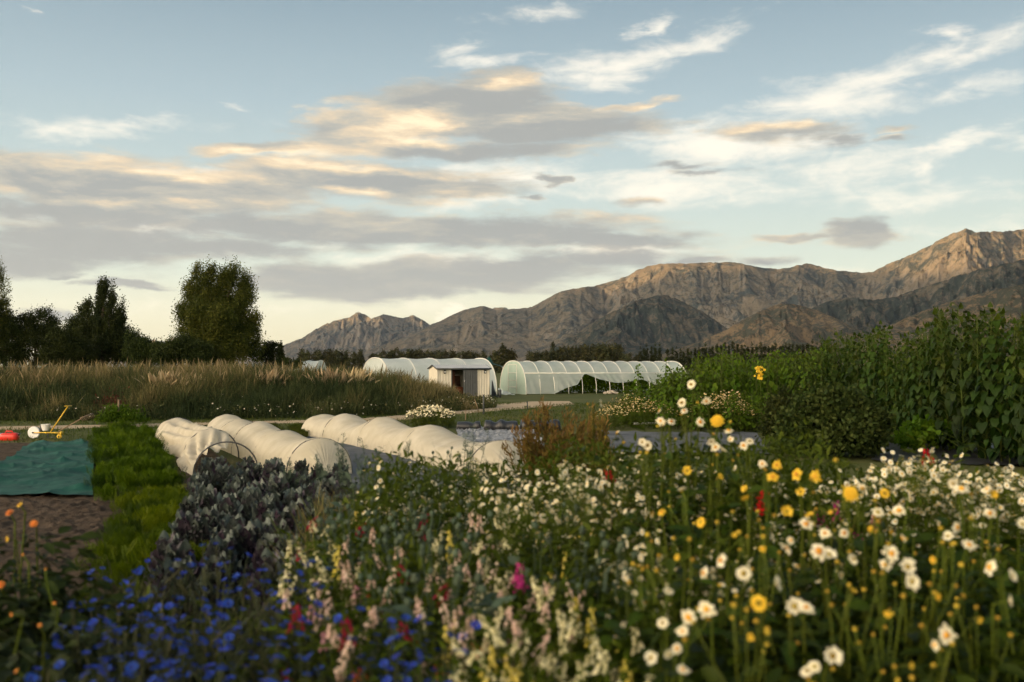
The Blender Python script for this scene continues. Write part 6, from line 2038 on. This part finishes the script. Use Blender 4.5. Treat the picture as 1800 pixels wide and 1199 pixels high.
D("yellow dahlia with two blooms tilted away above the orange tinted one", [(1310, 860, 4.5, "yellow", .06), (1310, 876, 4.4, "yellow", .055), (1267, 838, 4.7, "yellow", .055)], seed=14, leafy=.5)
D("orange tinted yellow dahlia facing left among green buds", [(1232, 918, 4.1, "yellow", .062, (-.8, -.5, .3)), (1163, 900, 4.3, "yellow", .045)], seed=15, leafy=.6)
D("yellow dahlia bloom touching a white one above dark stems", [(1383, 899, 4.2, "yellow", .065, (-.1, -.9, .3)), (1424, 907, 4.1, "yellow", .06), (1417, 921, 4.0, "white", .085, (0, -.8, .5))], seed=16, leafy=.6)
D("white dahlia with two blooms right of the yellow and white pair", [(1450, 937, 3.9, "white", .07), (1484, 937, 3.9, "white", .066, (0, -.8, .5))], seed=17)
D("white dahlia with ragged blooms at the top right of the dahlia bed", [(1583, 857, 4.3, "white", .08), (1543, 901, 4.1, "white", .07), (1580, 897, 4.1, "white", .07)], seed=18)
D("white dahlia with twin blooms on long bare stems near the daisy patch", [(1677, 850, 4.2, "white", .075), (1690, 859, 4.1, "white", .075), (1735, 860, 4.1, "white", .065), (1748, 868, 4.1, "yellow", .05)], seed=19)
D("white dahlia with one round bloom high at the right on a long stem", [(1740, 902, 3.9, "white", .072, (.1, -.9, .3))], seed=20)
D("white dahlia with three small blooms under the twin blooms", [(1682, 927, 3.8, "white", .07), (1667, 943, 3.8, "white", .06), (1703, 958, 3.7, "white", .078, (.1, -.6, .7))], seed=21)
D("white dahlia with a bloom facing up beside orange buds", [(1587, 946, 3.8, "white", .06), (1567, 973, 3.5, "white", .075, (0, -.9, .4)), (1556, 993, 3.5, "white", .055)], seed=22)
D("white dahlia with two overlapping blooms stacked one on the other", [(1595, 997, 3.4, "white", .082, (0, -.85, .45)), (1602, 1023, 3.35, "white", .074, (.1, -.9, .2))], seed=23)
D("white dahlia with a wide double headed bloom in the middle of the bed", [(1440, 969, 3.6, "white", .085, (-.2, -.8, .5)), (1457, 976, 3.55, "white", .07), (1502, 982, 3.6, "white", .06)], seed=24)
D("white dahlia with a bloom seen from behind above the buds", [(1382, 963, 3.7, "white", .07, (.6, .3, .5)), (1390, 950, 3.75, "white", .05)], seed=25)
D("white dahlia with a single perfect round bloom left of centre", [(1307, 1008, 3.35, "white", .078, (-.1, -.9, .4))], seed=26)
D("white dahlia facing left beside the perfect round one", [(1267, 985, 3.45, "white", .072, (-.7, -.5, .4)), (1237, 1007, 3.4, "white", .065, (-.9, -.3, .2))], seed=27)
D("white dahlia leaning right with one narrow bloom", [(1363, 1027, 3.3, "white", .068, (.8, -.4, .3))], seed=28)
D("large yellow dahlia with an orange eye low in the middle of the bed", [(1333, 1061, 3.15, "yellow", .075, (-.1, -.9, .35))], seed=29)
D("white dahlia with two blooms side by side low in the bed", [(1397, 1066, 3.15, "white", .075, (-.2, -.9, .3)), (1417, 1068, 3.1, "white", .06)], seed=30)
D("white dahlia with drooping blooms at the left end of the bed", [(1242, 1070, 3.1, "white", .07, (-.4, -.7, 0)), (1210, 1085, 3.1, "white", .07, (-.6, -.7, .1)), (1200, 1110, 3.0, "white", .05)], seed=31)
D("white dahlia with three side on blooms at the right edge", [(1740, 997, 3.4, "white", .075, (-.9, -.3, .2)), (1778, 1013, 3.35, "white", .068), (1773, 1056, 3.2, "white", .065, (.9, -.3, .1))], seed=32)
D("white dahlia half out of sight at the far right above the side on blooms", [(1797, 922, 3.7, "white", .07), (1830, 960, 3.6, "white", .07)], seed=33)
D("white dahlia in the lower right corner with an orange eyed bloom", [(1663, 1117, 3.0, "white", .078, (.1, -.95, .25)), (1643, 1134, 3.0, "white", .055, (-.9, -.2, .2))], seed=34)
D("lowest white dahlia facing out at the bottom of the bed", [(1463, 1153, 2.9, "white", .066, (0, -.95, .3))], seed=35)
D("white dahlia cut by the bottom edge with two joined blooms", [(1420, 1180, 2.85, "white", .066), (1432, 1172, 2.85, "white", .05)], seed=36)
D("white dahlia at the bottom left of the dahlia bed", [(1200, 1178, 2.85, "white", .055), (1175, 1150, 2.9, "white", .045), (1145, 1157, 2.9, "white", .05)], seed=37)
D("pale dahlia with small closed blooms beside the cream snapdragons", [(1175, 1040, 3.3, "white", .05), (1165, 1095, 3.1, "white", .05), (1190, 1140, 3.0, "white", .045)], seed=38)
for k, (px, py, Y) in enumerate(((1290, 940, 3.8), (1340, 965, 3.6), (1530, 930, 3.9), (1640, 985, 3.5), (1500, 1040, 3.2), (1560, 1080, 3.1), (1720, 1090, 3.1), (1320, 1120, 2.95), (1600, 1170, 2.8), (1190, 980, 3.6), (1130, 1000, 3.6), (1650, 1050, 3.2), (1460, 900, 4.2))):
    r = np.random.default_rng(900 + k)
    D("dahlia plant carrying mostly round orange buds between the white dahlias", [(px, py, Y, "yellow", .034)], buds=[(px + r.normal() * 45, py + r.normal() * 38, Y + r.normal() * .08) for _ in range(6)], seed=40 + k, leafy=1.0, group="budding dahlias")
# orange and yellow dahlias at the left edge
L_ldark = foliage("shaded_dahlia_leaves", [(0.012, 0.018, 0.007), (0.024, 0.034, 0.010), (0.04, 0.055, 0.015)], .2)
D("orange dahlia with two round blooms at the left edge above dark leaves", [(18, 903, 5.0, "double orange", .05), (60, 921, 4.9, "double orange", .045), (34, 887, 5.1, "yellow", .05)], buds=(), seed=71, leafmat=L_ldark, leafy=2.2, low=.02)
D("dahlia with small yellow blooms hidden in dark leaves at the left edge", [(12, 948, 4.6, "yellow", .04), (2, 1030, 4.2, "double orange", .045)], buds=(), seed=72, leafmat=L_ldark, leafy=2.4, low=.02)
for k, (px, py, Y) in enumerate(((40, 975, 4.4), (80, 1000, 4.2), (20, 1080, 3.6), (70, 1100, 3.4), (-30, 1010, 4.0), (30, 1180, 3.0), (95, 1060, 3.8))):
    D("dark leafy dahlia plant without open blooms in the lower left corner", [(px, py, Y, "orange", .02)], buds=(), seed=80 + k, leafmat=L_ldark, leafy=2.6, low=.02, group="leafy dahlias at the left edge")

# leaves and stems filling the beds under the flowers
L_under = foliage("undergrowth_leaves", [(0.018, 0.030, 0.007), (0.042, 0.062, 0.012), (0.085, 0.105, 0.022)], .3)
r = np.random.default_rng(95); N = 92000
Y = 2.0 + 6.5 * r.uniform(size=N) ** 1.1
pxl = r.uniform(-160, 2250, N); X = (pxl - 900) / FPX * Y
keep = ~((Y > 4.6) & (pxl < np.interp(Y, [4.6, 6, 8.5], [520, 600, 680])))
X, Y, pxl = X[keep], Y[keep], pxl[keep]; N = len(X)
can = np.interp(pxl, [560, 660, 900, 1080, 1430, 1530], [0, .8, .7, 1, 1, -.3]) * np.interp(Y, [3, 4.5, 6, 7.5, 8.5], [0, .10, .20, .28, .2]) + np.interp(Y, [2, 3.2, 4.5, 6, 8.5], [.62, .78, .88, 1.0, 1.0]) * np.interp(pxl, [0, 500, 900, 1100, 1900], [.80, .84, .92, 1.0, 1.0])
z = can * r.uniform(0, 1, N) ** .55 * (.75 + .4 * fbm(X * 2.2, Y * 2.2, 3, 4))
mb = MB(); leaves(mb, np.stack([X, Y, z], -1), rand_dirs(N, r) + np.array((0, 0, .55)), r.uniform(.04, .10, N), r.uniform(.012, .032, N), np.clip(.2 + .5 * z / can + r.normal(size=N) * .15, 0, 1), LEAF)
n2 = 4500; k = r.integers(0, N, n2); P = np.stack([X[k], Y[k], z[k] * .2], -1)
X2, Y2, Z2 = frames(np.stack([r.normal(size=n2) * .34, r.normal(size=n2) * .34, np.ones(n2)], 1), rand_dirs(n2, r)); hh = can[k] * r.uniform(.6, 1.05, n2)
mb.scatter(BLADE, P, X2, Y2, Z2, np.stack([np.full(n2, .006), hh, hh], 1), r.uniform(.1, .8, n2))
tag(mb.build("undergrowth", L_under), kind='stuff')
# loose grassy greens between the kale and the feverfew
L_tan = foliage("seeding_greens", [(0.05, 0.075, 0.025), (0.11, 0.125, 0.045), (0.24, 0.19, 0.08)], .3)
N = 5000; q, s, t = in_band(N, r, (-1.4, 6.6), (1.0, 6.6), (-1.9, 9.6), (1.3, 9.6))
blades("seeding_grass", L_tan, np.concatenate([q, np.zeros((N, 1))], 1), r.uniform(.40, .78, N) * (.8 + .3 * fbm(q[:, 0] * 1.5, q[:, 1], 3, 8)), r.uniform(.006, .014, N), r.uniform(0, 1, N), SPEAR, .22, 97)

# prototypes that were never planted are not part of the place
def drop(o):
    for ch in KIDS.get(o.name, []): drop(ch)
    bpy.data.objects.remove(o)
for pr in pines + spires + kales + hedges + mids + talls + fever + ox_daisy + dry_chamo + corns + poppies + [x for l_ in snaps.values() for x in l_]:
    if pr.name not in used: drop(pr)
